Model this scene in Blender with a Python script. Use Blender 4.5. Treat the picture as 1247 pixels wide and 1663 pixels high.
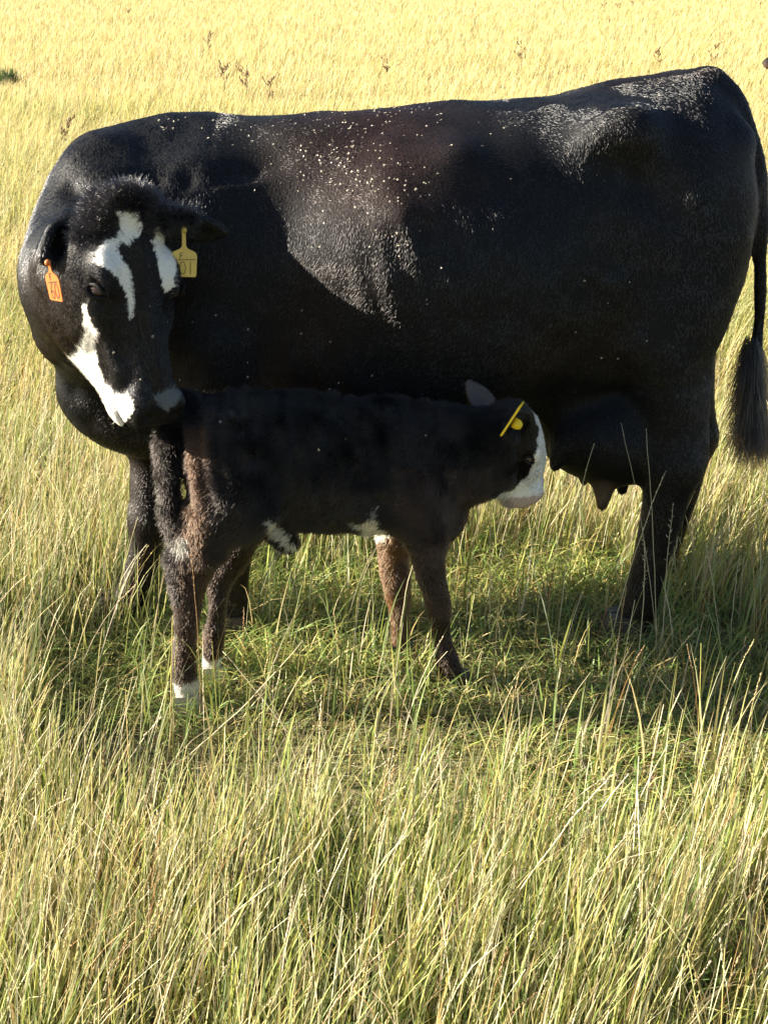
import bpy, math, random
import numpy as np
from mathutils import Vector, Matrix, Euler
from mathutils.bvhtree import BVHTree

for o in list(bpy.data.objects):
    bpy.data.objects.remove(o, do_unlink=True)
S = bpy.context.scene
COL = S.collection
rng = np.random.default_rng(7)
random.seed(7)
R = math.radians
HAIR = 1.0            # coat density multiplier

# ------------------------------------------------------------------ camera
CAM = np.array([0.0, -3.70, 1.70]); PITCH = R(20.17); FPX = 2400.0
cd = bpy.data.cameras.new("camera"); cam = bpy.data.objects.new("camera", cd); COL.objects.link(cam)
cam.location = CAM; cam.rotation_euler = (math.pi/2 - PITCH, 0, 0)
cd.sensor_fit = 'VERTICAL'; cd.sensor_height = 36.0; cd.lens = FPX/1663*36.0
cd.clip_start = 0.05; cd.clip_end = 3000
S.camera = cam
S.render.resolution_x = 767; S.render.resolution_y = 1024

# ------------------------------------------------------------------ light
SUN_EL, SUN_BACK = R(22), R(3.5)          # from the left, along the cow's side
to_sun = Vector((-math.cos(SUN_EL)*math.cos(SUN_BACK), math.cos(SUN_EL)*math.sin(SUN_BACK), math.sin(SUN_EL)))
sl = bpy.data.lights.new("sun", 'SUN'); sl.energy = 5.0; sl.angle = R(0.55); sl.color = (1.0, 0.91, 0.75)
so = bpy.data.objects.new("sun", sl); COL.objects.link(so)
so.rotation_euler = (-to_sun).to_track_quat('-Z', 'Y').to_euler()
so.location = (-8, 1, 6)
W = bpy.data.worlds.new("World"); S.world = W; W.use_nodes = True
wn = W.node_tree.nodes; wl = W.node_tree.links
for n in list(wn): wn.remove(n)
sky = wn.new('ShaderNodeTexSky'); sky.sky_type = 'NISHITA'; sky.sun_disc = False
sky.sun_elevation = SUN_EL; sky.sun_rotation = math.atan2(to_sun.x, to_sun.y)
bg = wn.new('ShaderNodeBackground'); bg.inputs[1].default_value = 0.05
wo = wn.new('ShaderNodeOutputWorld')
wl.new(sky.outputs[0], bg.inputs[0]); wl.new(bg.outputs[0], wo.inputs[0])
S.view_settings.view_transform = 'Standard'; S.view_settings.look = 'None'
S.view_settings.gamma = 1.0; S.view_settings.exposure = 1.95
S.view_settings.use_curve_mapping = False
S.cycles.max_bounces = 6; S.cycles.transparent_max_bounces = 8

# ------------------------------------------------------------------ helpers
SP, CP = math.sin(PITCH), math.cos(PITCH)
FWD = np.array([0, CP, -SP]); UPV = np.array([0, SP, CP]); RGT = np.array([1.0, 0, 0])
def at(px, py, Y):
    """the point of the place that a spot of the photograph shows, on the depth plane Y"""
    d = FWD*FPX + RGT*(px-623.5) + UPV*(831.5-py)
    return CAM + d*((Y-CAM[1])/d[1])
def proj(P):
    q = np.asarray(P) - CAM
    w = q@FWD
    return 623.5+FPX*(q@RGT)/w, 831.5-FPX*(q@UPV)/w
def unit(v):
    v = np.asarray(v, float); return v/np.linalg.norm(v)

def tag(o, label=None, cat=None, group=None, kind=None):
    if label: o['label'] = label
    if cat: o['category'] = cat
    if group: o['group'] = group
    if kind: o['kind'] = kind
    return o
def empty(name, loc=(0, 0, 0)):
    o = bpy.data.objects.new(name, None); COL.objects.link(o); o.location = loc
    o.empty_display_size = 0.05
    return o
def mesh_obj(name, V, Fc, mat=None, parent=None, smooth=True, cols=None):
    me = bpy.data.meshes.new(name)
    V = np.asarray(V, np.float32)
    if isinstance(Fc, np.ndarray):
        n = Fc.shape[1]
        me.vertices.add(len(V)); me.vertices.foreach_set('co', V.ravel())
        me.loops.add(Fc.size); me.loops.foreach_set('vertex_index', Fc.astype(np.int32).ravel())
        me.polygons.add(len(Fc))
        me.polygons.foreach_set('loop_start', np.arange(0, Fc.size, n, dtype=np.int32))
        me.update(calc_edges=True)
    else:
        me.from_pydata([tuple(map(float, v)) for v in V], [], [tuple(map(int, f)) for f in Fc]); me.update()
    if smooth: me.polygons.foreach_set('use_smooth', np.ones(len(me.polygons), bool))
    if cols is not None:
        a = me.attributes.new('tint', 'FLOAT_COLOR', 'POINT')
        c4 = np.ones((len(V), 4), np.float32); c4[:, :3] = cols
        a.data.foreach_set('color', c4.ravel())
    if mat: me.materials.append(mat)
    o = bpy.data.objects.new(name, me); COL.objects.link(o)
    if parent: o.parent = parent
    return o

# value noise, vectorised
_perm = np.random.default_rng(3).random((32, 32, 32)).astype(np.float32)
def vnoise(P, scale):
    q = np.asarray(P, np.float32)*scale
    i = np.floor(q).astype(int); f = q-i; f = f*f*(3-2*f)
    r = 0
    for dx in (0, 1):
        for dy in (0, 1):
            for dz in (0, 1):
                w = (f[..., 0] if dx else 1-f[..., 0])*(f[..., 1] if dy else 1-f[..., 1])*(f[..., 2] if dz else 1-f[..., 2])
                r = r + w*_perm[(i[..., 0]+dx) & 31, (i[..., 1]+dy) & 31, (i[..., 2]+dz) & 31]
    return r
def vnoise2(x, y, scale, z=0.0):
    return vnoise(np.stack([x, y, np.full_like(x, z/scale if scale else 0)], -1), scale)

# ------------------------------------------------------------------ materials
def new_mat(name):
    m = bpy.data.materials.new(name); m.use_nodes = True
    nt = m.node_tree
    for n in list(nt.nodes): nt.nodes.remove(n)
    return m, nt.nodes, nt.links
def flat_mat(name, col, rough=0.5, spec=0.5, noise=0.12, nscale=40, bump=0.0, sheen=0.0):
    m, N, L = new_mat(name)
    out = N.new('ShaderNodeOutputMaterial'); b = N.new('ShaderNodeBsdfPrincipled')
    tc = N.new('ShaderNodeTexCoord'); nz = N.new('ShaderNodeTexNoise'); nz.inputs['Scale'].default_value = nscale
    nz.inputs['Detail'].default_value = 4
    L.new(tc.outputs['Object'], nz.inputs['Vector'])
    mx = N.new('ShaderNodeMix'); mx.data_type = 'RGBA'
    mx.inputs[6].default_value = (*[c*(1-noise*1.5) for c in col], 1); mx.inputs[7].default_value = (*[min(1, c*(1+noise)) for c in col], 1)
    L.new(nz.outputs['Fac'], mx.inputs[0]); L.new(mx.outputs[2], b.inputs['Base Color'])
    b.inputs['Roughness'].default_value = rough; b.inputs['Specular IOR Level'].default_value = spec
    if bump:
        bp = N.new('ShaderNodeBump'); bp.inputs['Strength'].default_value = bump; bp.inputs['Distance'].default_value = 0.003
        L.new(nz.outputs['Fac'], bp.inputs['Height']); L.new(bp.outputs[0], b.inputs['Normal'])
    L.new(b.outputs[0], out.inputs[0])
    return m
def hide_mat(name):
    m, N, L = new_mat(name)
    out = N.new('ShaderNodeOutputMaterial'); b = N.new('ShaderNodeBsdfPrincipled')
    at_ = N.new('ShaderNodeAttribute'); at_.attribute_name = 'tint'
    tc = N.new('ShaderNodeTexCoord'); nz = N.new('ShaderNodeTexNoise'); nz.inputs['Scale'].default_value = 160
    nz.inputs['Detail'].default_value = 3
    L.new(tc.outputs['Object'], nz.inputs['Vector'])
    L.new(at_.outputs['Color'], b.inputs['Base Color'])
    b.inputs['Roughness'].default_value = 0.58; b.inputs['Specular IOR Level'].default_value = 0.16
    bp = N.new('ShaderNodeBump'); bp.inputs['Strength'].default_value = 0.6; bp.inputs['Distance'].default_value = 0.004
    L.new(nz.outputs['Fac'], bp.inputs['Height']); L.new(bp.outputs[0], b.inputs['Normal'])
    L.new(b.outputs[0], out.inputs[0])
    return m
def coat_mat(name, rough=0.35, radial=0.45, coat=0.0, mix=0.5):
    m, N, L = new_mat(name)
    out = N.new('ShaderNodeOutputMaterial'); h = N.new('ShaderNodeBsdfHairPrincipled')
    h.parametrization = 'COLOR'
    at_ = N.new('ShaderNodeAttribute'); at_.attribute_name = 'tint'
    L.new(at_.outputs['Color'], h.inputs['Color'])
    h.inputs['Roughness'].default_value = rough; h.inputs['Radial Roughness'].default_value = radial
    if 'Coat' in h.inputs: h.inputs['Coat'].default_value = coat
    h.inputs['Random Roughness'].default_value = 0.3
    df = N.new('ShaderNodeBsdfDiffuse'); L.new(at_.outputs['Color'], df.inputs['Color'])
    mx = N.new('ShaderNodeMixShader'); mx.inputs[0].default_value = mix
    L.new(h.outputs[0], mx.inputs[1]); L.new(df.outputs[0], mx.inputs[2]); L.new(mx.outputs[0], out.inputs[0])
    return m
def grass_mat(name, trans=0.35, rough=0.5):
    m, N, L = new_mat(name)
    out = N.new('ShaderNodeOutputMaterial'); b = N.new('ShaderNodeBsdfPrincipled'); t = N.new('ShaderNodeBsdfTranslucent')
    at_ = N.new('ShaderNodeAttribute'); at_.attribute_name = 'tint'
    L.new(at_.outputs['Color'], b.inputs['Base Color']); L.new(at_.outputs['Color'], t.inputs['Color'])
    b.inputs['Roughness'].default_value = rough; b.inputs['Specular IOR Level'].default_value = 0.35
    mx = N.new('ShaderNodeMixShader'); mx.inputs[0].default_value = trans
    L.new(b.outputs[0], mx.inputs[1]); L.new(t.outputs[0], mx.inputs[2]); L.new(mx.outputs[0], out.inputs[0])
    return m

M_hide = hide_mat('hide'); M_coat = coat_mat('coat_hair', 0.17, 0.3, 0.0, 0.10); M_fluff = coat_mat('fluffy_hair', 0.36, 0.5, 0.0, 0.3)
M_grass = grass_mat('grass_blades'); M_grass_far = grass_mat('far_grass_blades', 0.35, 0.7)
M_hoof = flat_mat('hoof_horn', (0.06, 0.045, 0.035), 0.5, 0.4, 0.3, 60, 0.4)
M_hoof_pale = flat_mat('pale_hoof_horn', (0.55, 0.5, 0.42), 0.5, 0.4, 0.25, 60, 0.4)
M_eye = flat_mat('eye', (0.05, 0.021, 0.014), 0.06, 0.6, 0.3, 80)
M_lid = flat_mat('eyelid_skin', (0.005, 0.0045, 0.004), 0.6, 0.2, 0.2, 90, 0.3)
M_orange = flat_mat('orange_tag_plastic', (0.56, 0.15, 0.035), 0.45, 0.4, 0.12, 60)
M_yellow = flat_mat('yellow_tag_plastic', (0.70, 0.50, 0.12), 0.45, 0.4, 0.15, 60)
M_brightyellow = flat_mat('bright_yellow_tag_plastic', (0.85, 0.60, 0.02), 0.45, 0.4, 0.1, 60)
M_ink = flat_mat('tag_ink', (0.10, 0.05, 0.02), 0.6, 0.3, 0.2, 200)
M_ink2 = flat_mat('faded_tag_ink', (0.16, 0.10, 0.03), 0.6, 0.3, 0.2, 200)
M_soil = None

# ------------------------------------------------------------------ ground
def ground():
    m, N, L = new_mat('soil_and_thatch')
    out = N.new('ShaderNodeOutputMaterial'); b = N.new('ShaderNodeBsdfPrincipled')
    tc = N.new('ShaderNodeTexCoord')
    n1 = N.new('ShaderNodeTexNoise'); n1.inputs['Scale'].default_value = 60; n1.inputs['Detail'].default_value = 8
    n2 = N.new('ShaderNodeTexNoise'); n2.inputs['Scale'].default_value = 0.5; n2.inputs['Detail'].default_value = 3
    L.new(tc.outputs['Object'], n1.inputs['Vector']); L.new(tc.outputs['Object'], n2.inputs['Vector'])
    cr = N.new('ShaderNodeValToRGB')
    cr.color_ramp.elements[0].color = (0.05, 0.04, 0.02, 1); cr.color_ramp.elements[0].position = 0.3
    cr.color_ramp.elements[1].color = (0.20, 0.16, 0.07, 1); cr.color_ramp.elements[1].position = 0.75
    L.new(n1.outputs['Fac'], cr.inputs[0])
    mx = N.new('ShaderNodeMix'); mx.data_type = 'RGBA'; mx.inputs[7].default_value = (0.13, 0.13, 0.035, 1)
    L.new(n2.outputs['Fac'], mx.inputs[0]); L.new(cr.outputs[0], mx.inputs[6]); L.new(mx.outputs[2], b.inputs['Base Color'])
    b.inputs['Roughness'].default_value = 0.95
    bp = N.new('ShaderNodeBump'); bp.inputs['Strength'].default_value = 0.8; bp.inputs['Distance'].default_value = 0.02
    L.new(n1.outputs['Fac'], bp.inputs['Height']); L.new(bp.outputs[0], b.inputs['Normal'])
    L.new(b.outputs[0], out.inputs[0])
    xs = np.concatenate([[-900, -300, -100, -40], np.linspace(-12, 12, 25), [40, 100, 300, 900]])
    ys = np.concatenate([[-300, -60, -20], np.linspace(-8, 16, 25), [30, 60, 120, 250, 500, 1500]])
    X, Y = np.meshgrid(xs, ys, indexing='ij')
    V = np.stack([X.ravel(), Y.ravel(), np.zeros(X.size)], -1)
    nx, ny = X.shape
    I = np.arange(nx*ny).reshape(nx, ny)
    Fc = np.stack([I[:-1, :-1], I[1:, :-1], I[1:, 1:], I[:-1, 1:]], -1).reshape(-1, 4)
    o = mesh_obj('ground', V, Fc, m)
    tag(o, 'earth and thatch of the pasture under the grass', 'ground', kind='structure')
ground()

# ------------------------------------------------------------------ implicit bodies
class Field:
    def __init__(s, xs, ys, zs):
        s.xs, s.ys, s.zs = [np.asarray(a, np.float32) for a in (xs, ys, zs)]
        s.F = np.full((len(xs), len(ys), len(zs)), 0.5, np.float32)
    def _sl(s, lo, hi):
        out = []
        for a, l, h in zip((s.xs, s.ys, s.zs), lo, hi):
            out.append(slice(max(0, np.searchsorted(a, l)-1), min(len(a), np.searchsorted(a, h)+1)))
        return tuple(out)
    def _apply(s, lo, hi, fn, k, sub=False):
        sl_ = s._sl(np.asarray(lo)-k-0.04, np.asarray(hi)+k+0.04)
        X = s.xs[sl_[0]][:, None, None]; Y = s.ys[sl_[1]][None, :, None]; Z = s.zs[sl_[2]][None, None, :]
        if min(X.size, Y.size, Z.size) == 0: return
        d = fn(X, Y, Z).astype(np.float32); a = s.F[sl_]
        if sub:
            d = -d; h = np.maximum(k-np.abs(a-d), 0)/k; s.F[sl_] = np.maximum(a, d)+h*h*k*0.25
        else:
            h = np.maximum(k-np.abs(a-d), 0)/k; s.F[sl_] = np.minimum(a, d)-h*h*k*0.25
    def ell(s, c, r, A=None, k=0.03, sub=False):
        c = np.asarray(c, float); r = np.asarray(r, float); A = np.eye(3) if A is None else np.asarray(A)
        ext = np.sqrt(((A*r[:, None])**2).sum(0))
        def fn(X, Y, Z):
            dx, dy, dz = X-c[0], Y-c[1], Z-c[2]
            q = [A[i, 0]*dx+A[i, 1]*dy+A[i, 2]*dz for i in range(3)]
            k0 = np.sqrt(sum((q[i]/r[i])**2 for i in range(3)))+1e-6
            k1 = np.sqrt(sum((q[i]/r[i]**2)**2 for i in range(3)))+1e-6
            return k0*(k0-1)/k1
        s._apply(c-ext, c+ext, fn, k, sub)
    def chain(s, pts, k=0.03, sub=False):
        """pts: list of (xyz, r)"""
        A = np.array([p for p, r in pts], float); rr = np.array([r for p, r in pts], float)
        # resample on a smooth curve so that the limb has no kinks
        m = 1 if len(pts) < 3 else 4
        u = np.linspace(0, len(pts)-1, (len(pts)-1)*m+1); base = np.arange(len(pts))
        if m > 1:
            T = np.gradient(np.column_stack([A, rr]), axis=0); D = np.column_stack([A, rr])
            i = np.minimum(u.astype(int), len(pts)-2); t = (u-i)[:, None]
            D = (2*t**3-3*t**2+1)*D[i]+(t**3-2*t**2+t)*T[i]+(-2*t**3+3*t**2)*D[i+1]+(t**3-t**2)*T[i+1]
            A, rr = D[:, :3], D[:, 3]
        def fn(X, Y, Z):
            best = None
            for j in range(len(A)-1):
                p, q = A[j], A[j+1]; ab = q-p; L2 = ab@ab+1e-9
                dx, dy, dz = X-p[0], Y-p[1], Z-p[2]
                t = np.clip((dx*ab[0]+dy*ab[1]+dz*ab[2])/L2, 0, 1)
                d = np.sqrt((dx-t*ab[0])**2+(dy-t*ab[1])**2+(dz-t*ab[2])**2)-(rr[j]+t*(rr[j+1]-rr[j]))
                best = d if best is None else np.minimum(best, d)
            return best
        s._apply((A-rr[:, None]).min(0), (A+rr[:, None]).max(0), fn, k, sub)
    def loft(s, O, Al, Av, Au, st, e=2.3, k=0.04):
        """stations st: rows (l, v centre, u bottom, u top, half width, split) along axis Al"""
        O = np.asarray(O, float); st = np.asarray(st, float)
        l = st[:, 0]; tt = np.linspace(l[0], l[-1], 240)
        def herm(y):
            m = np.gradient(y, l); i = np.clip(np.searchsorted(l, tt)-1, 0, len(l)-2)
            h = l[i+1]-l[i]; t = (tt-l[i])/h
            return (2*t**3-3*t**2+1)*y[i]+(t**3-2*t**2+t)*h*m[i]+(-2*t**3+3*t**2)*y[i+1]+(t**3-t**2)*h*m[i+1]
        C = [herm(st[:, j]) for j in range(1, 6)]
        corners = []
        for j in range(len(st)):
            for sv in (-1, 1):
                for u in (st[j, 2], st[j, 3]):
                    corners.append(O+Al*st[j, 0]+Av*(st[j, 1]+sv*st[j, 4])+Au*u)
        corners = np.array(corners)
        def fn(X, Y, Z):
            dx, dy, dz = X-O[0], Y-O[1], Z-O[2]
            ll = Al[0]*dx+Al[1]*dy+Al[2]*dz; v = Av[0]*dx+Av[1]*dy+Av[2]*dz; u = Au[0]*dx+Au[1]*dy+Au[2]*dz
            lc = np.clip(ll, l[0], l[-1])
            vc, ub, ut, w, sp = [np.interp(lc, tt, c) for c in C]
            uc = ub+(ut-ub)*sp
            h = np.where(u > uc, ut-uc, uc-ub); h = np.maximum(h, 0.004); w = np.maximum(w, 0.004)
            v = v-vc; u = u-uc
            f = ((np.abs(v)/w)**e+(np.abs(u)/h)**e)**(1/e)+1e-4
            d = np.sqrt(v*v+u*u)*(1-1/f)
            dl = ll-lc
            return np.where(dl != 0, np.sqrt(np.maximum(d, 0)**2+dl*dl)+np.minimum(d, 0)*(dl == 0), d)
        s._apply(corners.min(0), corners.max(0), fn, k)
    def mesh(s, smooth=2):
        F = s.F; nx, ny, nz = F.shape
        neg = F < 0
        acc = np.zeros((nx-1, ny-1, nz-1, 3), np.float32); cnt = np.zeros((nx-1, ny-1, nz-1), np.float32)
        ax = (s.xs, s.ys, s.zs); quads_src = []
        for d in range(3):
            sl0 = [slice(None)]*3; sl1 = [slice(None)]*3
            sl0[d] = slice(0, -1); sl1[d] = slice(1, None)
            cr = neg[tuple(sl0)] != neg[tuple(sl1)]
            I = np.argwhere(cr)
            i1 = I.copy(); i1[:, d] += 1
            f0 = F[I[:, 0], I[:, 1], I[:, 2]]; f1 = F[i1[:, 0], i1[:, 1], i1[:, 2]]
            t = f0/(f0-f1)
            P = np.stack([ax[j][I[:, j]] for j in range(3)], -1)
            P[:, d] = ax[d][I[:, d]]+t*(ax[d][i1[:, d]]-ax[d][I[:, d]])
            e1, e2 = [j for j in range(3) if j != d]
            for o1 in (0, -1):
                for o2 in (0, -1):
                    J = I.copy(); J[:, e1] += o1; J[:, e2] += o2
                    ok = (J[:, e1] >= 0) & (J[:, e2] >= 0) & (J[:, e1] < F.shape[e1]-1) & (J[:, e2] < F.shape[e2]-1)
                    J = J[ok]
                    np.add.at(acc, (J[:, 0], J[:, 1], J[:, 2]), P[ok]); np.add.at(cnt, (J[:, 0], J[:, 1], J[:, 2]), 1)
            quads_src.append((d, I, f0 < 0))
        idx = np.full(cnt.shape, -1, np.int64); has = cnt > 0
        idx[has] = np.arange(has.sum())
        V = acc[has]/cnt[has][:, None]
        Q = []
        for d, I, inside in quads_src:
            e1, e2 = [j for j in range(3) if j != d]
            ok = (I[:, e1] > 0) & (I[:, e2] > 0) & (I[:, e1] < F.shape[e1]-1) & (I[:, e2] < F.shape[e2]-1)
            I = I[ok]; ins = inside[ok]
            c = []
            for o1, o2 in ((-1, -1), (0, -1), (0, 0), (-1, 0)):
                J = I.copy(); J[:, e1] += o1; J[:, e2] += o2
                c.append(idx[J[:, 0], J[:, 1], J[:, 2]])
            q = np.stack(c, -1)
            flip = ~ins if d != 1 else ins
            q[flip] = q[flip][:, ::-1]
            Q.append(q)
        Q = np.concatenate(Q)
        # keep the largest connected body, relax
        E = np.concatenate([Q[:, [0, 1]], Q[:, [1, 2]], Q[:, [2, 3]], Q[:, [3, 0]]])
        lab = np.arange(len(V))
        for _ in range(400):
            m = np.minimum(lab[E[:, 0]], lab[E[:, 1]]); l2 = lab.copy()
            np.minimum.at(l2, E[:, 0], m); np.minimum.at(l2, E[:, 1], m); l2 = l2[l2]
            if (l2 == lab).all(): break
            lab = l2
        u, c = np.unique(lab, return_counts=True); keep = lab == u[c.argmax()]
        mp = np.cumsum(keep)-1; Q = mp[Q[keep[Q[:, 0]]]]; V = V[keep]
        E = np.concatenate([Q[:, [0, 1]], Q[:, [1, 2]], Q[:, [2, 3]], Q[:, [3, 0]]])
        deg = np.bincount(E.ravel(), minlength=len(V)).astype(np.float32)[:, None]
        for _ in range(smooth):
            for lam in (0.5, -0.52):
                sm = np.zeros_like(V); np.add.at(sm, E[:, 0], V[E[:, 1]]); np.add.at(sm, E[:, 1], V[E[:, 0]])
                V = V+lam*(sm/deg-V)
        return V, Q
def vnormals(V, Q):
    n = np.cross(V[Q[:, 2]]-V[Q[:, 0]], V[Q[:, 3]]-V[Q[:, 1]])
    N = np.zeros_like(V)
    for j in range(4): np.add.at(N, Q[:, j], n)
    return N/(np.linalg.norm(N, axis=1, keepdims=True)+1e-12)
def axis_grid(parts):
    """parts: (start, end, step) in order"""
    out = []
    for a, b, h in parts: out.append(np.arange(a, b-h*0.3, h))
    return np.concatenate(out)
def poly_sd(px, py, poly):
    """signed distance in photo pixels, negative inside"""
    poly = np.asarray(poly, float); d = np.full(px.shape, 1e9); ins = np.zeros(px.shape, bool)
    for (x0, y0), (x1, y1) in zip(poly, np.roll(poly, -1, 0)):
        ex, ey = x1-x0, y1-y0; t = np.clip(((px-x0)*ex+(py-y0)*ey)/(ex*ex+ey*ey+1e-9), 0, 1)
        d = np.minimum(d, np.hypot(px-x0-t*ex, py-y0-t*ey))
        c = ((y0 > py) != (y1 > py)) & (px < (x1-x0)*(py-y0)/(y1-y0+1e-12)+x0)
        ins ^= c
    return np.where(ins, -d, d)

def scatter(V, Q, n, w=None):
    T = np.concatenate([Q[:, [0, 1, 2]], Q[:, [0, 2, 3]]])
    a = 0.5*np.linalg.norm(np.cross(V[T[:, 1]]-V[T[:, 0]], V[T[:, 2]]-V[T[:, 0]]), axis=1)
    if w is not None: a = a*w[T].mean(1)
    c = np.cumsum(a); t = np.searchsorted(c, rng.random(n)*c[-1]); t = np.minimum(t, len(T)-1)
    r1 = np.sqrt(rng.random(n)); r2 = rng.random(n)
    return T[t], np.stack([1-r1, r1*(1-r2), r1*r2], -1)
def bary(A, T, B):
    return (A[T]*B[..., None]).sum(1) if A.ndim > 1 else (A[T]*B).sum(1)

def hair_obj(name, P, rad, tint, mat, parent, label=None):
    """P: (N, k, 3) points, rad (k,) or (N,k), tint (N,3)"""
    N, k, _ = P.shape
    cu = bpy.data.hair_curves.new(name); cu.add_curves([k]*N)
    cu.attributes['position'].data.foreach_set('vector', P.astype(np.float32).ravel())
    ra = cu.attributes.get('radius') or cu.attributes.new('radius', 'FLOAT', 'POINT')
    rr = np.broadcast_to(rad, (N, k)).astype(np.float32)
    ra.data.foreach_set('value', np.ascontiguousarray(rr).ravel())
    ta = cu.attributes.new('tint', 'FLOAT_COLOR', 'CURVE')
    c4 = np.ones((N, 4), np.float32); c4[:, :3] = tint
    ta.data.foreach_set('color', c4.ravel())
    cu.materials.append(mat)
    o = bpy.data.objects.new(name, cu); COL.objects.link(o); o.parent = parent; o['kind'] = 'stuff'
    return o

# ================================================================== COW
YC = 0.15
_bv = []
def bv_hit(V, Q, x, y):
    if not _bv: _bv.append(BVHTree.FromPolygons([tuple(map(float, v)) for v in V], [tuple(map(int, q)) for q in Q]))
    d = unit(FWD*FPX+RGT*(x-623.5)+UPV*(831.5-y)); h = _bv[0].ray_cast(Vector(CAM), Vector(d))
    return None if h[0] is None else np.array(h[0])
def px(x, y, Y): return at(x, y, Y)
def build_cow():
    fine, coarse = 0.0055, 0.011
    fld = Field(axis_grid([(-1.0, -0.48, fine), (-0.48, 1.06, coarse)]),
                axis_grid([(-0.72, -0.22, fine), (-0.22, 0.56, coarse)]),
                axis_grid([(0.0, 0.70, coarse), (0.70, 1.27, fine), (1.27, 1.5, coarse)]))
    # ---- trunk
    rows = [(190, 420, 690, .10, .5), (225, 262, 722, .17, .5), (270, 205, 735, .22, .48), (330, 192, 742, .265, .45), (420, 188, 738, .30, .42),
            (520, 180, 728, .335, .42), (620, 171, 715, .36, .42), (720, 165, 700, .37, .43), (800, 163, 680, .36, .45),
            (880, 155, 650, .335, .48), (960, 141, 625, .30, .52), (1040, 129, 610, .27, .56), (1110, 122, 600, .25, .58),
            (1160, 140, 570, .215, .58), (1195, 190, 510, .15, .55), (1212, 270, 430, .08, .5)]
    st = []
    for x, yt, yb, w, sp in rows:
        t = px(x, yt, YC); b = px(x, yb, YC)
        st.append((0.5*(t[0]+b[0]) if x < 1150 else t[0], YC, b[2], t[2], w, sp))
    X1, Y1, Z1 = np.eye(3)
    fld.loft((0, 0, 0), X1, Y1, Z1, st, 2.25, 0.05)
    def both(x, y, Yoff, r, k=0.06, A=None):
        c = px(x, y, YC-Yoff); fld.ell(c, r, A, k)
        c2 = c.copy(); c2[1] = YC+Yoff; fld.ell(c2, r, A, k)
    # shoulders, ribs, hooks, pins, thighs
    both(335, 430, .18, (.13, .10, .25), .12)
    both(300, 540, .19, (.13, .10, .16), .08)
    both(715, 425, .245, (.28, .145, .23), .14)
    both(1000, 215, .19, (.11, .08, .06), .10)          # hook bones
    both(1190, 230, .10, (.05, .05, .06), .06)          # pin bones
    both(1110, 400, .145, (.165, .125, .25), .10)
    both(1085, 520, .175, (.14, .10, .17), .07)
    # brisket and dewlap
    fld.ell(px(185, 640, .08), (.125, .12, .105), None, .08)
    fld.ell(px(150, 610, .02), (.09, .09, .12), None, .08)
    fld.ell(px(235, 665, .10), (.14, .16, .12), None, .08)
    # ---- legs
    def leg(rows, k=.035): fld.chain([(px(x, y, Y), r) for x, y, Y, r in rows], k)
    leg([(1085, 500, -.0, .13), (1078, 600, -.03, .105), (1088, 690, -.05, .075), (1092, 752, -.055, .070)], .05)
    leg([(1092, 752, -.055, .070), (1075, 835, -.055, .056), (1053, 920, -.055, .047), (1036, 985, -.055, .049), (1022, 1018, -.06, .045)], .03)
    leg([(1118, 600, -.0, .06), (1122, 680, -.04, .035), (1127, 738, -.05, .032), (1100, 770, -.055, .04)], .04)
    leg([(1095, 500, .30, .13), (1100, 590, .33, .10), (1122, 670, .34, .06), (1133, 712, .34, .046)], .05)
    leg([(1133, 712, .34, .046), (1110, 800, .34, .042), (1080, 890, .34, .042), (1072, 940, .34, .046)], .03)
    leg([(1120, 590, .32, .05), (1138, 660, .335, .028), (1148, 706, .34, .026), (1130, 730, .34, .035)], .03)
    leg([(345, 560, -.03, .15), (375, 690, -.05, .105), (383, 790, -.05, .066), (380, 872, -.05, .055)], .05)
    leg([(380, 872, -.05, .055), (378, 950, -.05, .042), (376, 1005, -.05, .047), (372, 1030, -.055, .044)], .03)
    leg([(300, 560, .26, .14), (272, 680, .18, .09), (246, 760, .12, .058), (243, 842, .09, .053)], .05)
    leg([(243, 842, .09, .053), (231, 915, .075, .043), (213, 970, .07, .048), (197, 1003, .06, .045)], .03)
    # ---- udder, teats
    fld.ell(px(965, 697, .06), (.125, .15, .135), None, .06)
    fld.ell(px(1005, 708, .04), (.09, .14, .125), None, .06)
    fld.ell(px(922, 692, .07), (.075, .11, .095), None, .05)
    fld.chain([(px(914, 712, -.02), .026), (px(906, 735, -.03), .020), (px(901, 756, -.035), .016)], .02)
    fld.chain([(px(980, 780, -.01), .034), (px(979, 803, -.02), .023), (px(977, 822, -.022), .014)], .02)
    fld.chain([(px(950, 750, .14), .024), (px(948, 778, .14), .016)], .02)
    fld.chain([(px(1010, 770, .14), .024), (px(1010, 795, .14), .016)], .02)
    # flank fold in front of the stifle
    fld.chain([(px(1040, 560, -.06), .06), (px(960, 600, -.03), .045), (px(880, 640, .05), .05)], .07)
    # ---- tail
    fld.chain([(px(1150, 146, YC), .05), (px(1185, 168, YC-.01), .038), (px(1212, 225, YC-.03), .027), (px(1228, 300, YC-.04), .021),
               (px(1234, 400, YC-.05), .019), (px(1233, 500, YC-.05), .0185), (px(1226, 570, YC-.05), .022), (px(1222, 640, YC-.05), .026), (px(1228, 690, YC-.05), .018)], .03)
    # ---- neck: leaves the shoulder to the left and bends round towards us
    fld.chain([(px(380, 400, YC), .27), (px(280, 370, .10), .235), (px(205, 350, .04), .195)], .08)
    fld.ell(px(192, 318, .05), (.14, .13, .115), None, .07)
    fld.chain([(px(205, 370, .04), .20), (px(160, 410, -.08), .178), (px(137, 440, -.20), .155), (px(140, 445, -.30), .132), (px(158, 430, -.37), .11)], .06)
    fld.chain([(px(190, 520, .05), .18), (px(150, 520, -.08), .145), (px(130, 480, -.22), .12)], .07)
    fld.chain([(px(310, 238, YC), .065), (px(230, 243, .12), .062), (px(168, 256, .06), .05)], .07)
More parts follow.
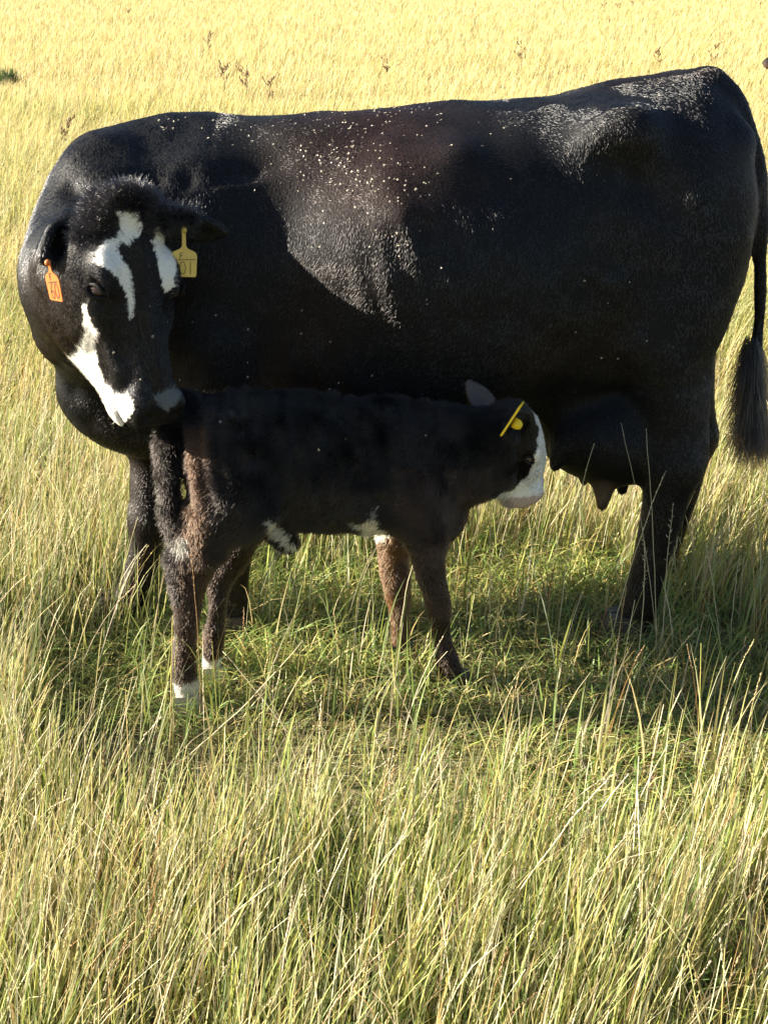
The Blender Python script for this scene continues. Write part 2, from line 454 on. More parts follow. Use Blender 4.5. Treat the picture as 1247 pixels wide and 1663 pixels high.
    # ---- head
    a = unit(RGT*62 - UPV*345 + FWD*10); n0 = -FWD*math.cos(R(46))+RGT*math.sin(R(46))
    n = unit(n0-(n0@a)*a); s = np.cross(n, a); s = s*np.sign(-s[0])        # s points to the viewer's left
    O = px(214, 318, -.40)
    H = lambda ss, nn, aa: O+s*ss*1.06+n*nn*1.12+a*aa*1.02
    hs = [(-.02, .048, -.12, -.03), (.02, .074, -.165, -.004), (.08, .094, -.20, .004), (.14, .104, -.225, .003), (.20, .102, -.25, -.004),
          (.26, .082, -.255, -.012), (.32, .063, -.225, -.012), (.38, .053, -.178, -.012), (.43, .056, -.150, -.014), (.465, .058, -.13, -.022), (.49, .046, -.11, -.04)]
    fld.loft(O, a, s, n, [(l*1.02, 0, nb*1.12, nt*1.12, w*1.06, .55) for l, w, nb, nt in hs], 2.5, .03)
    Ah = np.stack([s, n, a])
    for sg in (1, -1):
        fld.ell(H(sg*.062, -.145, .185), (.042, .085, .105), Ah, .04)       # cheek
        fld.ell(H(sg*(.088 if sg > 0 else .078), -.022, .165), (.028, .03, .05), Ah, .03)        # brow
        fld.ell(H(sg*.04, -.045, .452), (.028, .035, .032), Ah, .03)       # nostril wings
        fld.ell(H(sg*.045, -.098, .44), (.024, .036, .045), Ah, .03)       # lips
    fld.ell(H(0, -.125, .445), (.045, .028, .04), Ah, .03)                  # chin
    fld.ell(H(0, -.005, .015), (.06, .035, .04), Ah, .04)                   # poll
    fld.chain([(H(.045, -.215, .16), .035), (H(.038, -.205, .28), .03), (H(.02, -.135, .42), .026)], .03)
    fld.chain([(H(-.045, -.215, .16), .035), (H(-.038, -.205, .28), .03), (H(-.02, -.135, .42), .026)], .03)
    for sg in (1, -1):
        fld.ell(H(sg*.036, -.03, .482), (.010, .015, .014), Ah, .012, True)   # nostrils
        fld.ell(H(sg*.104, -.034, .197), (.020, .020, .024), Ah, .012, True)  # eye sockets
    for sg in (1, -1): fld.chain([(H(sg*.088, -.06, .235), .014), (H(sg*.066, -.075, .31), .012), (H(sg*.056, -.07, .38), .012)], .035)   # facial crest
    fld.ell(H(0, -.090, .47), (.09, .004, .075), Ah, .008, True)            # mouth line
    # ---- ears (leaf shaped, cupped)
    def ear(base, tip, nrm, wid, th, k=.02):
        base, tip = np.asarray(base), np.asarray(tip)
        d = unit(tip-base); L = np.linalg.norm(tip-base); nrm = unit(nrm-(nrm@d)*d); w = np.cross(d, nrm)
        c = base+d*L*.52
        fld.ell(base+d*L*.42, (L*.42, wid, th), np.stack([d, w, nrm]), k)
        fld.ell(base+d*L*.70, (L*.30, wid*.55, th*.8), np.stack([d, w, nrm]), k)
        fld.chain([(base, .03), (base+d*L*.3, .026)], k)
        fld.ell(c-d*L*.06+nrm*th*1.15, (L*.36, wid*.68, th*1.0), np.stack([d, w, nrm]), .008, True)
    ear(px(255, 362, -.37), px(372, 378, -.30), np.array([.1, -.8, -.55]), .044, .017)
    ear(px(118, 362, -.38), px(66, 428, -.46), np.array([.35, -.75, -.3]), .040, .017)
    V, Q = fld.mesh(2)
    # folds, ribs and muscle relief
    N0 = vnormals(V, Q); q = V-O
    ha_, hn_ = q@a, q@n
    away = np.maximum.reduce([np.clip((-.20-hn_)/.05, 0, 1), np.clip((-.04-ha_)/.04, 0, 1), np.clip((np.sqrt((q**2).sum(1))-.5)/.1, 0, 1)])*np.clip((V[:, 2]-.5)/.2, 0, 1)
    body = away*np.clip((V[:, 0]+1.0)/.2, 0, 1)
    d = (vnoise(V, 5)-.5)*.027+(vnoise(V, 12)-.5)*.010
    wx = np.exp(-((V[:, 0]+.50)/.17)**2)*np.clip((V[:, 2]-.95)/.2, 0, 1)*np.clip((.75-N0[:, 2])/.35, 0, 1)
    d += wx*.007*np.sin((V[:, 0]*1.0+V[:, 2]*.28)*78+vnoise(V, 6)*5)
    rb = np.exp(-((V[:, 0]-.05)/.26)**2)*np.clip((V[:, 2]-.62)/.1, 0, 1)*np.clip((1.22-V[:, 2])/.1, 0, 1)
    d += rb*.002*np.sin((V[:, 0]+V[:, 2]*.22)*88)
    for x, y, r, amp in ((692, 372, .03, -.012), (655, 350, .05, .010), (1040, 300, .05, -.014), (990, 465, .06, .010), (1005, 430, .03, -.008),
                         (925, 205, .07, -.014), (1000, 262, .07, -.014), (1120, 300, .06, .010), (900, 560, .07, -.012), (1000, 600, .05, -.010), (1035, 190, .075, .012), (1080, 325, .07, -.016), (880, 330, .10, -.014), (960, 480, .06, -.012), (330, 330, .05, -.010), (395, 300, .06, -.012), (1130, 215, .07, -.010), (450, 270, .07, -.014), (560, 420, .06, .008), (108, 300, .03, -.016), (126, 304, .028, -.018), (146, 311, .028, -.018), (120, 250, .05, .010), (62, 470, .05, -.010), (95, 590, .035, -.012),
                         (120, 640, .03, -.010), (145, 690, .03, -.012), (180, 250, .05, -.010), (240, 240, .05, -.010), (745, 250, .06, .012), (800, 300, .07, -.012)):
        c = bv_hit(V, Q, x, y)
        if c is not None: d += amp*np.exp(-((V-c)**2).sum(1)/r**2)
    hm = np.clip((.20+hn_)/.04, 0, 1)*np.clip((ha_+.03)/.03, 0, 1)*np.clip((.56-ha_)/.03, 0, 1)*(np.abs(q@s) < .14)
    dh = (vnoise(V, 24)-.5)*.006+(vnoise(V, 55)-.5)*.0025
    V = V+N0*(d*body+dh*hm)[:, None]
    return V, Q, dict(O=O, a=a, n=n, s=s, H=H)

cow = empty('cow', (0.05, YC, 0))
tag(cow, 'large black cow with white face patches turning its head back to sniff the calf', 'cow')
cV, cQ, hd = build_cow()
cN = vnormals(cV, cQ)
hl = (cV-hd['O'])
h_s, h_n, h_a = hl@hd['s'], hl@hd['n'], hl@hd['a']
head_mask = (h_a > -.04) & (h_a < .55) & (np.abs(h_s) < .13) & (h_n > -.27) & (h_n < .06)

FACE = [
 [(192,346),(221,344),(233,365),(229,376),(221,391),(210,400),(200,396),(192,399),(194,408),(200,421),(212,440),(216,456),(220,485),(218,508),(213,519),(209,516),(210,495),(200,464),(180,440),(151,425),(160,405),(170,389),(189,386),(196,367)],
 [(252,367),(261,376),(277,402),(284,421),(286,460),(277,474),(266,469),(261,440),(253,411),(245,394),(250,387)],
 [(134,492),(141,495),(146,511),(148,525),(164,543),(157,562),(160,588),(170,620),(186,638),(205,641),(217,652),(217,668),(205,684),(192,696),(176,684),(165,655),(145,645),(122,626),(100,610),(80,590),(76,570),(106,580),(123,577),(128,565),(138,549),(136,527)],
]
NOSE = [(250,643),(262,638),(278,632),(300,624),(303,640),(288,654),(272,668),(256,658)]
def cow_tint(P, Nn, mask):
    ppx, ppy = proj(P)
    jit = (vnoise(P, 90)-.5)*6+(vnoise(P, 230)-.5)*5
    base = np.empty((len(P), 3), np.float32); base[:] = (0.0052, 0.0056, 0.0072)  # black coat, with the bluish tinge of its shaded side put into the colour
    warm = np.clip((vnoise(P, 5)-.35)*2.0, 0, 1)[:, None]
    base = base*(1-warm)+np.array([0.010, 0.0062, 0.005])*warm
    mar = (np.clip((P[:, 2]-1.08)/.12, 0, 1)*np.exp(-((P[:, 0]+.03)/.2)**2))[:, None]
    base = base*(1-mar)+np.array([.015, .0075, .0068])*mar  # reddish look of sunlit black hair painted onto the upper back
    legs = np.clip((.42-P[:, 2])/.3, 0, 1)[:, None]
    base = base*(1-legs)+np.array([.014, .010, .008])*legs
    ud = np.clip(1-np.linalg.norm((P-at(975, 800, 0))/np.array([.05, .3, .06]), axis=1), 0, 1)[:, None]**.5
    base = base*(1-ud)+np.array([.10, .07, .05])*ud
    facing = ((CAM-P)*Nn).sum(1) > -0.3
    for pl in FACE:
        w = (poly_sd(ppx, ppy, pl)+jit < 0) & mask & facing
        base[w] = (.72, .69, .64)
    w = (poly_sd(ppx, ppy, NOSE)+jit*.6 < 0) & mask & facing
    base[w] = (.10, .108, .12)
    return base
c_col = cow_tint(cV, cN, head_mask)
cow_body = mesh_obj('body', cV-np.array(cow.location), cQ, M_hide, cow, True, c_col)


def tri_bvh(V, Q):
    return BVHTree.FromPolygons([tuple(map(float, v)) for v in V], [tuple(map(int, q)) for q in Q])
def grow_hair(P, Nn, flow, L, lift, curl, k=4, clump=0.0, csc=40):
    """hair points (N, k, 3): roots P, normals Nn, flow = preferred lie"""
    n = len(P)
    f = flow-(flow*Nn).sum(1, keepdims=True)*Nn
    f = f/(np.linalg.norm(f, axis=1, keepdims=True)+1e-6)
    w = np.stack([vnoise(P+off, csc)-.5 for off in (0., 11.3, 23.7)], -1)*2*clump
    w2 = rng.normal(0, 1, (n, 3))*curl
    d = f*(1-lift)+Nn*(lift*(1+rng.normal(0, .25, (n, 1))))+w+w2
    # keep hair out of the skin
    into = (d*Nn).sum(1, keepdims=True); d = d+Nn*np.maximum(0.08-into, 0)
    d = d/np.linalg.norm(d, axis=1, keepdims=True)
    out = np.empty((n, k, 3), np.float32); out[:, 0] = P-Nn*0.001
    bend = f*0.55-Nn*0.28+rng.normal(0, 1, (n, 3))*curl*.8
    cur = out[:, 0]
    for j in range(1, k):
        dd = d+bend*(j-1)/(k-1); dd = dd/np.linalg.norm(dd, axis=1, keepdims=True)
        cur = cur+dd*(L/(k-1))[:, None]; out[:, j] = cur
    return out

# ---- coat of the cow
def cow_coat():
    bias = np.where(((CAM-cV)*cN).sum(1) > -0.6, 1.0, 0.25)
    bias = bias*np.where(head_mask, 1.9, 1.0)
    n = int(470000*HAIR)
    T, B = scatter(cV, cQ, n, bias)
    P = bary(cV, T, B); Nn = bary(cN, T, B); Nn /= np.linalg.norm(Nn, axis=1, keepdims=True)
    hm = bary(head_mask.astype(np.float32), T, B) > .5
    q = P-hd['O']; a_ = q@hd['a']; s_ = q@hd['s']; n_ = q@hd['n']
    # not inside the eye, not on the wet muzzle
    eyes = np.minimum(np.linalg.norm(P-hd['H'](.104, -.034, .197), axis=1), np.linalg.norm(P-hd['H'](-.104, -.034, .197), axis=1))
    ppx, ppy = proj(P)
    keep = (eyes > .026) & ~((a_ > .47) & hm) & (poly_sd(ppx, ppy, NOSE) > -2) | ~hm & (eyes > .026)
    keep &= P[:, 2] > .05
    ud = np.linalg.norm((P-at(965, 740, .05))/np.array([.13, .22, .09]), axis=1) > 1
    keep &= ud | (rng.random(n) < .15)
    P, Nn, hm, a_, s_, n_ = P[keep], Nn[keep], hm[keep], a_[keep], s_[keep], n_[keep]
    n = len(P)
    top = np.clip((P[:, 2]-1.10+.16*(vnoise(P, 4.)-.5))/.14, 0, 1)*np.clip((.50-P[:, 0]+.3*(vnoise(P, 6.)-.5))/.36, 0, 1)*np.clip((P[:, 0]+.50+.2*(vnoise(P, 7.)-.5))/.22, 0, 1)
    top = top[:, None]
    vw = CAM-P; vw /= np.linalg.norm(vw, axis=1, keepdims=True)
    lie = np.cross(Nn, unit(np.array([-.92, -.80, .28]))); lie *= -np.sign(lie[:, 2:3]+1e-9); lie /= np.linalg.norm(lie, axis=1, keepdims=True)+1e-6
    lie = np.where(np.abs(Nn[:, 1:2]) > .25, lie, np.array([-.34, 0, -1.]))
    flow = lie*(1-top)+np.array([1., 0, -.12])*top
    flow[P[:, 2] < .55] = (.12, 0, -1)
    neck = (P[:, 0] < -.42) & ~hm; flow[neck] = (-.3, .0, -.95)
    flow[hm] = -hd['a']*.3+hd['s']*np.sign(s_[hm])[:, None]*.5
    snout = hm & (a_ > .26); flow[snout] = -hd['a']*1.0+hd['s']*np.sign(s_[snout])[:, None]*.35
    swirl = np.stack([vnoise(P+o, 3.2)-.5 for o in (1., 7., 13.)], -1)*.75
    flow = flow+swirl
    L = rng.uniform(.0065, .0125, n); L[hm] *= .95
    poll = hm & (a_ < .085) & (n_ > -.09) & (cow_tint(P, Nn, hm)[:, 0] < .3); L[poll] *= 3.0
    snf = hm & (a_ > .27) & (a_ < .44); L[snf] *= 1.35
    curl = np.full((n, 1), .085); curl[snf] = .2; curl[poll] = .55
    lift = np.full((n, 1), .15); lift[poll] = .55
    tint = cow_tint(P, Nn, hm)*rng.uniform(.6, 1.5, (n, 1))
    tint = np.clip(tint, 0.0015, .85)
    pts = grow_hair(P, Nn, flow, L, lift, curl, 4, .10, 30)
    hair_obj('coat', pts-np.array(cow.location), np.array([.00046, .00043, .00034, .00014]), tint, M_coat, cow)
cow_coat()

def long_hair(name, roots, dirs, L, k, rad, tint, mat, parent, spread, grav=.35):
    n = len(roots); out = np.empty((n, k, 3), np.float32); cur = roots.copy(); out[:, 0] = cur
    d = dirs+rng.normal(0, spread, (n, 3))
    wob = rng.normal(0, spread*.6, (n, 3))
    for j in range(1, k):
        dd = d+np.array([0, 0, -grav])*j+wob*math.sin(j*1.7); dd = dd/np.linalg.norm(dd, axis=1, keepdims=True)
        cur = cur+dd*(L/(k-1))[:, None]; out[:, j] = cur
    return hair_obj(name, out-np.array(parent.location), np.linspace(rad, rad*.35, k), tint, mat, parent)
# tail switch
def tail_switch():
    A = [at(1222, 545, YC-.05), at(1221, 600, YC-.05), at(1222, 650, YC-.05), at(1226, 690, YC-.05)]
    n = 2600; t = rng.random(n)**.8*(len(A)-1.001); i = t.astype(int); f = (t-i)[:, None]; A = np.array(A)
    P = A[i]*(1-f)+A[i+1]*f; ang = rng.uniform(0, 2*math.pi, n); r = .022
    off = np.stack([np.cos(ang)*r, np.sin(ang)*r, np.zeros(n)], -1)
    tint = np.where((rng.random(n) < .12)[:, None], (.09, .035, .015), (.005, .0045, .0045))*rng.uniform(.6, 1.4, (n, 1))
    long_hair('tail_switch', P+off*.8, off/r*.26+np.array([0, 0, -1.]), rng.uniform(.06, .15, n), 7, .0009, tint, M_coat, cow, .17, .05)
    # frizzy reddish ends
    n = 260; P = at(1222, 712, YC-.05)+rng.normal(0, 1, (n, 3))*np.array([.03, .02, .03])
    long_hair('tail_end', P, rng.normal(0, 1, (n, 3))*np.array([.9, .4, .3])+np.array([0, 0, -.5]), rng.uniform(.03, .08, n), 6, .0007,
              np.tile((.16, .06, .025), (n, 1))*rng.uniform(.4, 1.2, (n, 1)), M_coat, cow, .5, .06)
    n = 40; P = at(1160, 137, YC)+rng.normal(0, 1, (n, 3))*np.array([.014, .012, .004])
    long_hair('tail_head_tuft', P, np.tile((.5, 0, .8), (n, 1)), rng.uniform(.02, .045, n), 4, .0008, np.full((n, 3), .01), M_coat, cow, .25, -.02)
tail_switch()
# whiskers
def whiskers():
    H = hd['H']; roots = []; dirs = []
    for sg in (1, -1):
        for _ in range(26):
            b = H(sg*rng.uniform(.035, .055), rng.uniform(-.12, -.05), rng.uniform(.40, .48)); roots.append(b)
            dirs.append(hd['s']*sg*.9+hd['a']*rng.uniform(-.1, .7)+hd['n']*rng.uniform(-.4, .3))
    for _ in range(40):
        roots.append(H(rng.uniform(-.04, .05), -.15, rng.uniform(.38, .46))); dirs.append(-hd['n']*.4+hd['a']*.8+hd['s']*rng.uniform(-.3, .4))
    n = len(roots)
    long_hair('whiskers', np.array(roots), np.array(dirs), rng.uniform(.018, .042, n), 5, .0005, np.tile((.5, .47, .42), (n, 1)), M_coat, cow, .2, .03)
whiskers()
# ---- eyes with lids
def uv_ball(c, r, A=None, nu=20, nv=12):
    A = np.eye(3) if A is None else A
    V = []; Fc = []
    for i in range(nv+1):
        th = math.pi*i/nv
        for j in range(nu):
            ph = 2*math.pi*j/nu
            q = np.array([math.sin(th)*math.cos(ph)*r[0], math.sin(th)*math.sin(ph)*r[1], math.cos(th)*r[2]])
            V.append(np.asarray(c)+q@A)
    for i in range(nv):
        for j in range(nu):
            Fc.append((i*nu+j, i*nu+(j+1) % nu, (i+1)*nu+(j+1) % nu, (i+1)*nu+j))
    return np.array(V), Fc
def tube(path, rad, sides=8):
    path = np.asarray(path, float); rad = np.broadcast_to(rad, (len(path),)); V = []; Fc = []
    for i, p in enumerate(path):
        t = unit(path[min(i+1, len(path)-1)]-path[max(i-1, 0)]); r0 = np.array([0.3, .9, .2]); u = unit(np.cross(t, r0)); v = np.cross(t, u)
        for j in range(sides):
            an = 2*math.pi*j/sides; V.append(p+(u*math.cos(an)+v*math.sin(an))*rad[i])
    for i in range(len(path)-1):
        for j in range(sides):
            Fc.append((i*sides+j, i*sides+(j+1) % sides, (i+1)*sides+(j+1) % sides, (i+1)*sides+j))
    Fc.append(tuple(range(sides))[::-1]); Fc.append(tuple((len(path)-1)*sides+j for j in range(sides)))
    return np.array(V), Fc
def make_eye(Hf, sg, axes, sc, parent, eye_at):
    s, n, a = axes
    c = Hf(*eye_at); out = unit(s*sg*.9+n*.35)
    V, Fc = uv_ball(c-out*.006*sc, np.array([.021, .021, .021])*sc); e = mesh_obj('eye', V-np.array(parent.location), Fc, M_eye, parent)
    la = a*.62+n*.8; la = unit(la-(la@out)*out); lb = np.cross(out, la)
    for up in (1, -1):
        pth = []
        for t in np.linspace(-1, 1, 11):
            x = t*.027*sc; y = up*.0135*sc*(1-t*t)
            pth.append(c+la*x+lb*y+out*(.017*sc*math.sqrt(max(0, 1-(t*.95)**2))-.003*sc))
        V, Fc = tube(pth, np.array([.003, .0045, .0055, .006, .006, .006, .006, .006, .0055, .0045, .003])*sc)
        mesh_obj('eyelid', V-np.array(e.parent.location), Fc, M_lid, parent)
for sg in (1, -1):
    make_eye(hd['H'], sg, (hd['s'], hd['n'], hd['a']), 1.0, cow, (sg*.102, -.034, .197))

# ---- hooves: two claws each
def make_hoof(parent, pos, L, Wd, Hh, mat, yaw):
    V = []; Fc = []
    for sg in (-1, 1):
        b = len(V)
        prof = [(-.45, .0, 1.0), (-.25, .0, 1.0), (.15, 0, 1.), (.42, 0, .85), (.55, 0, .45)]
        for z, sc, fw in ((0, 1.0, 1.0), (Hh*.55, .88, .80), (Hh, .74, .55)):
            for x, _, w in prof: V.append((x*L*(fw if x > 0 else .95), sg*.004+sg*0.0, z))
            for x, _, w in prof[::-1]: V.append((x*L*(fw if x > 0 else .95), sg*(.004+Wd*.5*w*sc), z))
        m = 10
        for k in range(2):
            for j in range(m): Fc.append((b+k*m+j, b+k*m+(j+1) % m, b+(k+1)*m+(j+1) % m, b+(k+1)*m+j))
        Fc.append(tuple(b+j for j in range(m))[::-1]); Fc.append(tuple(b+2*m+j for j in range(m)))
    V = np.array(V); c, s_ = math.cos(yaw), math.sin(yaw)
    V = np.stack([V[:, 0]*c-V[:, 1]*s_, V[:, 0]*s_+V[:, 1]*c, V[:, 2]], -1)+np.array(pos)-np.array(parent.location)
    return mesh_obj('hoof', V, Fc, mat, parent, False)
def footpos(x, Y, y): 
    p = at(x, y, Y); return (p[0], p[1], 0.0)
for x, y, Y, yw in ((1006, 1035, -.06, math.pi), (1062, 950, .34, math.pi), (368, 1038, -.055, math.pi), (190, 1012, .06, math.pi)):
    make_hoof(cow, footpos(x, Y, y), .125, .10, .075, M_hoof, yw)

# ================================================================== CALF
def build_calf():
    h = 0.0062
    fld = Field(np.arange(-.62, .47, h), np.arange(-.62, -.02, h), np.arange(0, .86, h))
    yl = lambda x: -.41+(x-290)/430*.09
    X1, Y1, Z1 = np.eye(3)
    rows = [(297, 668, 740, .05), (318, 652, 810, .085), (345, 646, 838, .108), (420, 643, 838, .118), (500, 644, 852, .125), (570, 651, 856, .125),
            (630, 657, 860, .115), (680, 663, 866, .10), (722, 674, 866, .078), (742, 700, 850, .05)]
    st = []
    for x, yt, yb, w in rows:
        t = at(x, yt, yl(x)); b = at(x, yb, yl(x)); st.append((.5*(t[0]+b[0]), yl(x), b[2], t[2], w, .5))
    fld.loft((0, 0, 0), X1, Y1, Z1, st, 2.2, .03)
    E = lambda x, y, Y, r, k=.04: fld.ell(at(x, y, Y), r, None, k)
    C = lambda rows, k=.025: fld.chain([(at(x, y, Y), r-(.007 if y > 890 else .004)*(r > .024)) for x, y, Y, r in rows], k)
    for Y in (-.485, -.335):
        E(372 if Y < -.4 else 388, 778, Y, (.090, .062, .15))
        E(396, 826, Y, (.08, .05, .065))
    E(665, 780, -.40, (.07, .05, .13)); E(665, 780, -.24, (.07, .05, .13))
    # near hind
    C([(372, 805, -.485, .085), (345, 862, -.49, .064), (322, 912, -.49, .050), (306, 955, -.49, .044), (303, 1030, -.485, .034), (298, 1090, -.48, .034), (303, 1118, -.48, .034)])
    C([(318, 830, -.485, .035), (302, 875, -.49, .022), (290, 910, -.49, .024), (297, 948, -.49, .032)])
    # far hind
    C([(400, 815, -.335, .075), (388, 872, -.335, .055), (370, 915, -.33, .043), (356, 955, -.33, .036), (350, 1010, -.33, .030), (345, 1060, -.325, .031), (346, 1082, -.325, .031)])
    C([(372, 840, -.335, .032), (352, 885, -.335, .02), (342, 918, -.33, .019), (350, 950, -.33, .026)])
    # near fore
    C([(678, 800, -.39, .078), (688, 858, -.395, .060), (698, 920, -.39, .044), (710, 975, -.385, .038), (718, 1030, -.38, .028), (731, 1080, -.375, .032), (740, 1100, -.37, .031)])
    # far fore
    C([(655, 810, -.24, .07), (642, 862, -.215, .054), (640, 905, -.20, .043), (646, 965, -.20, .036), (649, 1015, -.20, .027), (652, 1050, -.20, .03)])
    # neck
    fld.loft((0, 0, 0), X1, Y1, Z1, [(at(650, 700, -.33)[0], -.33, at(650, 850, -.33)[2], at(650, 655, -.33)[2], .085, .5),
                                     (at(720, 700, -.325)[0], -.325, at(720, 835, -.325)[2], at(720, 660, -.325)[2], .075, .5),
                                     (at(775, 700, -.325)[0], -.325, at(775, 812, -.325)[2], at(775, 661, -.325)[2], .066, .5),
                                     (at(842, 700, -.325)[0], -.32, at(842, 792, -.325)[2], at(830, 660, -.325)[2], .062, .5)], 2.2, .04)
    E(716, 840, -.33, (.05, .06, .05)); E(690, 850, -.32, (.06, .07, .05))
    # head
    a = unit(RGT*.20-UPV*.86+FWD*.42); n0 = RGT*.93+UPV*.30-FWD*.18
    n = unit(n0-(n0@a)*a); s = np.cross(n, a); s = s*np.sign(-s[1])
    O = at(868, 664, -.32)
    H = lambda ss, nn, aa: O+s*ss+n*nn+a*aa
    hs = [(-.015, .040, -.08, -.022), (.02, .056, -.115, -.002), (.06, .063, -.13, .008), (.10, .062, -.138, .008), (.14, .052, -.135, .0),
          (.165, .046, -.128, -.008), (.19, .045, -.122, -.012), (.212, .042, -.112, -.018), (.228, .033, -.098, -.030), (.238, .018, -.08, -.048)]
    fld.loft(O, a, s, n, [(l*1.04, 0, nb, nt, w, .55) for l, w, nb, nt in hs], 2.4, .02)
    Ah = np.stack([s, n, a])
    for sg in (1, -1):
        fld.ell(H(sg*.056, -.022, .085), (.016, .018, .026), Ah, .02)
        fld.ell(H(sg*.028, -.032, .208), (.018, .02, .02), Ah, .02)
        fld.ell(H(sg*.034, -.026, .222), (.008, .008, .008), Ah, .006, True)
        fld.ell(H(sg*.063, -.034, .098), (.013, .011, .016), Ah, .008, True)
    # ears
    def ear(base, tip, nrm, wid, th):
        base, tip = np.asarray(base), np.asarray(tip)
        d = unit(tip-base); L = np.linalg.norm(tip-base); nrm = unit(nrm-(nrm@d)*d); w = np.cross(d, nrm); c = base+d*L*.55
        fld.ell(base+d*L*.40, (L*.42, wid, th), np.stack([d, w, nrm]), .015)
        fld.ell(base+d*L*.72, (L*.30, wid*.55, th*.8), np.stack([d, w, nrm]), .015)
        fld.chain([(base, .018), (base+d*L*.3, .016)], .015)
        fld.ell(c-d*L*.08+nrm*th*1.2, (L*.36, wid*.66, th), np.stack([d, w, nrm]), .006, True)
    ear(at(848, 680, -.37), at(828, 706, -.455), np.array([.8, .1, .1]), .036, .013)
    ear(at(800, 672, -.29), at(758, 618, -.24), np.array([.2, -.9, .2]), .030, .012)
    # sheath and navel
    C([(455, 862, -.40, .035), (466, 880, -.40, .020), (470, 892, -.40, .010)], .03)
    # tail
    C([(304, 660, -.41, .040), (286, 682, -.435, .030), (274, 730, -.46, .024), (274, 790, -.475, .024), (282, 840, -.48, .022), (291, 876, -.48, .016)], .010)
    V, Q = fld.mesh(2)
    N0 = vnormals(V, Q); nh = np.clip((np.sqrt(((V-O)**2).sum(1))-.16)/.08, 0, 1)
    d = (vnoise(V, 9)-.5)*.014+(vnoise(V, 22)-.5)*.006+.0025*np.sin((V[:, 0]+V[:, 2]*.2)*150+vnoise(V, 8)*4)*np.clip((V[:, 2]-.5)/.1, 0, 1)
    V = V+N0*(d*nh)[:, None]
    return V, Q, dict(O=O, a=a, n=n, s=s, H=H)
calf = empty('calf', (-.03, -.37, 0))
tag(calf, 'small fluffy black and brown calf with white face standing in front of the cow', 'calf')
kV, kQ, kh = build_calf()
kN = vnormals(kV, kQ)
CF = [(866,664),(880,672),(960,690),(960,880),(850,850),(800,820),(806,806),(838,792),(860,768),(870,738),(875,702)]
CB = [[(434,838),(452,846),(468,862),(478,878),(474,895),(458,884),(440,860)], [(570,852),(600,842),(611,824),(618,836),(622,856),(634,870),(620,878),(598,868)],
      [(288,866),(300,864),(306,890),(290,900)]]
def calf_tint(P, Nn):
    ppx, ppy = proj(P); b = np.empty((len(P), 3), np.float32); b[:] = (.012, .0092, .0085)
    jit = (vnoise(P, 80)-.5)*12+(vnoise(P, 210)-.5)*8
    def blend(w, c):
        nonlocal b
        w = np.clip(w, 0, 1)[:, None]; b = b*(1-w)+np.array(c)*w
    nz = vnoise(P, 26); nz2 = vnoise(P, 9)
    blend((nz2-.45)*2.4, (.004, .0035, .0038))
    # brown breeches, shins and far foreleg
    blend((1-np.abs(ppx-318)/34)*1.6*(ppy > 690)*(.45+nz)*(ppx < 380), (.034, .017, .0095))
    blend(np.clip((ppy-860)/70, 0, 1)*(.25+nz*.7)*(P[:, 2] < .45)*(ppx < 430), (.026, .014, .009))
    blend((P[:, 1] > -.28)*(P[:, 2] < .40)*(ppx > 590)*(ppx < 690)*(.35+nz)*1.3, (.12, .055, .024))
    blend((P[:, 1] < -.3)*(P[:, 2] < .42)*(ppx > 660)*(.2+nz*.5), (.035, .02, .013))
    blend((ppx > 640)*(ppx < 800)*(ppy > 760)*(nz*.9), (.045, .026, .018))
    tl = (ppx < 299-8*(ppy > 830)) & (ppy > 670) & (P[:, 2] > .3); b[tl] = (.011, .0085, .0075)
    w = (poly_sd(ppx, ppy, CF)+jit*.5 < 0); b[w] = (.74, .72, .70)
    q = P-kh['O']; pink = w & ((q@kh['a']) > .205+(vnoise(P, 60)-.5)*.02); b[pink] = np.array([.46, .36, .33])

    for i, pl in enumerate(CB):
        w = (poly_sd(ppx, ppy, pl)+jit < 0) & (P[:, 1] < -.2); b[w] = (.62, .58, .50)
    for c, r in ((at(303, 1125, -.48), .052), (at(346, 1086, -.325), .05)):
        w = np.linalg.norm((P-c)/np.array([1, 1, .9]), axis=1)+jit*.0012 < r; b[w] = (.60, .58, .55)
    # grey skin inside the far ear
    e = np.linalg.norm(P-at(770, 645, -.26), axis=1) < .06
    b[e & (Nn[:, 1] < 0)] = (.075, .066, .062)
    return b
k_col = calf_tint(kV, kN)
calf_body = mesh_obj('body', kV-np.array(calf.location), kQ, M_hide, calf, True, k_col)
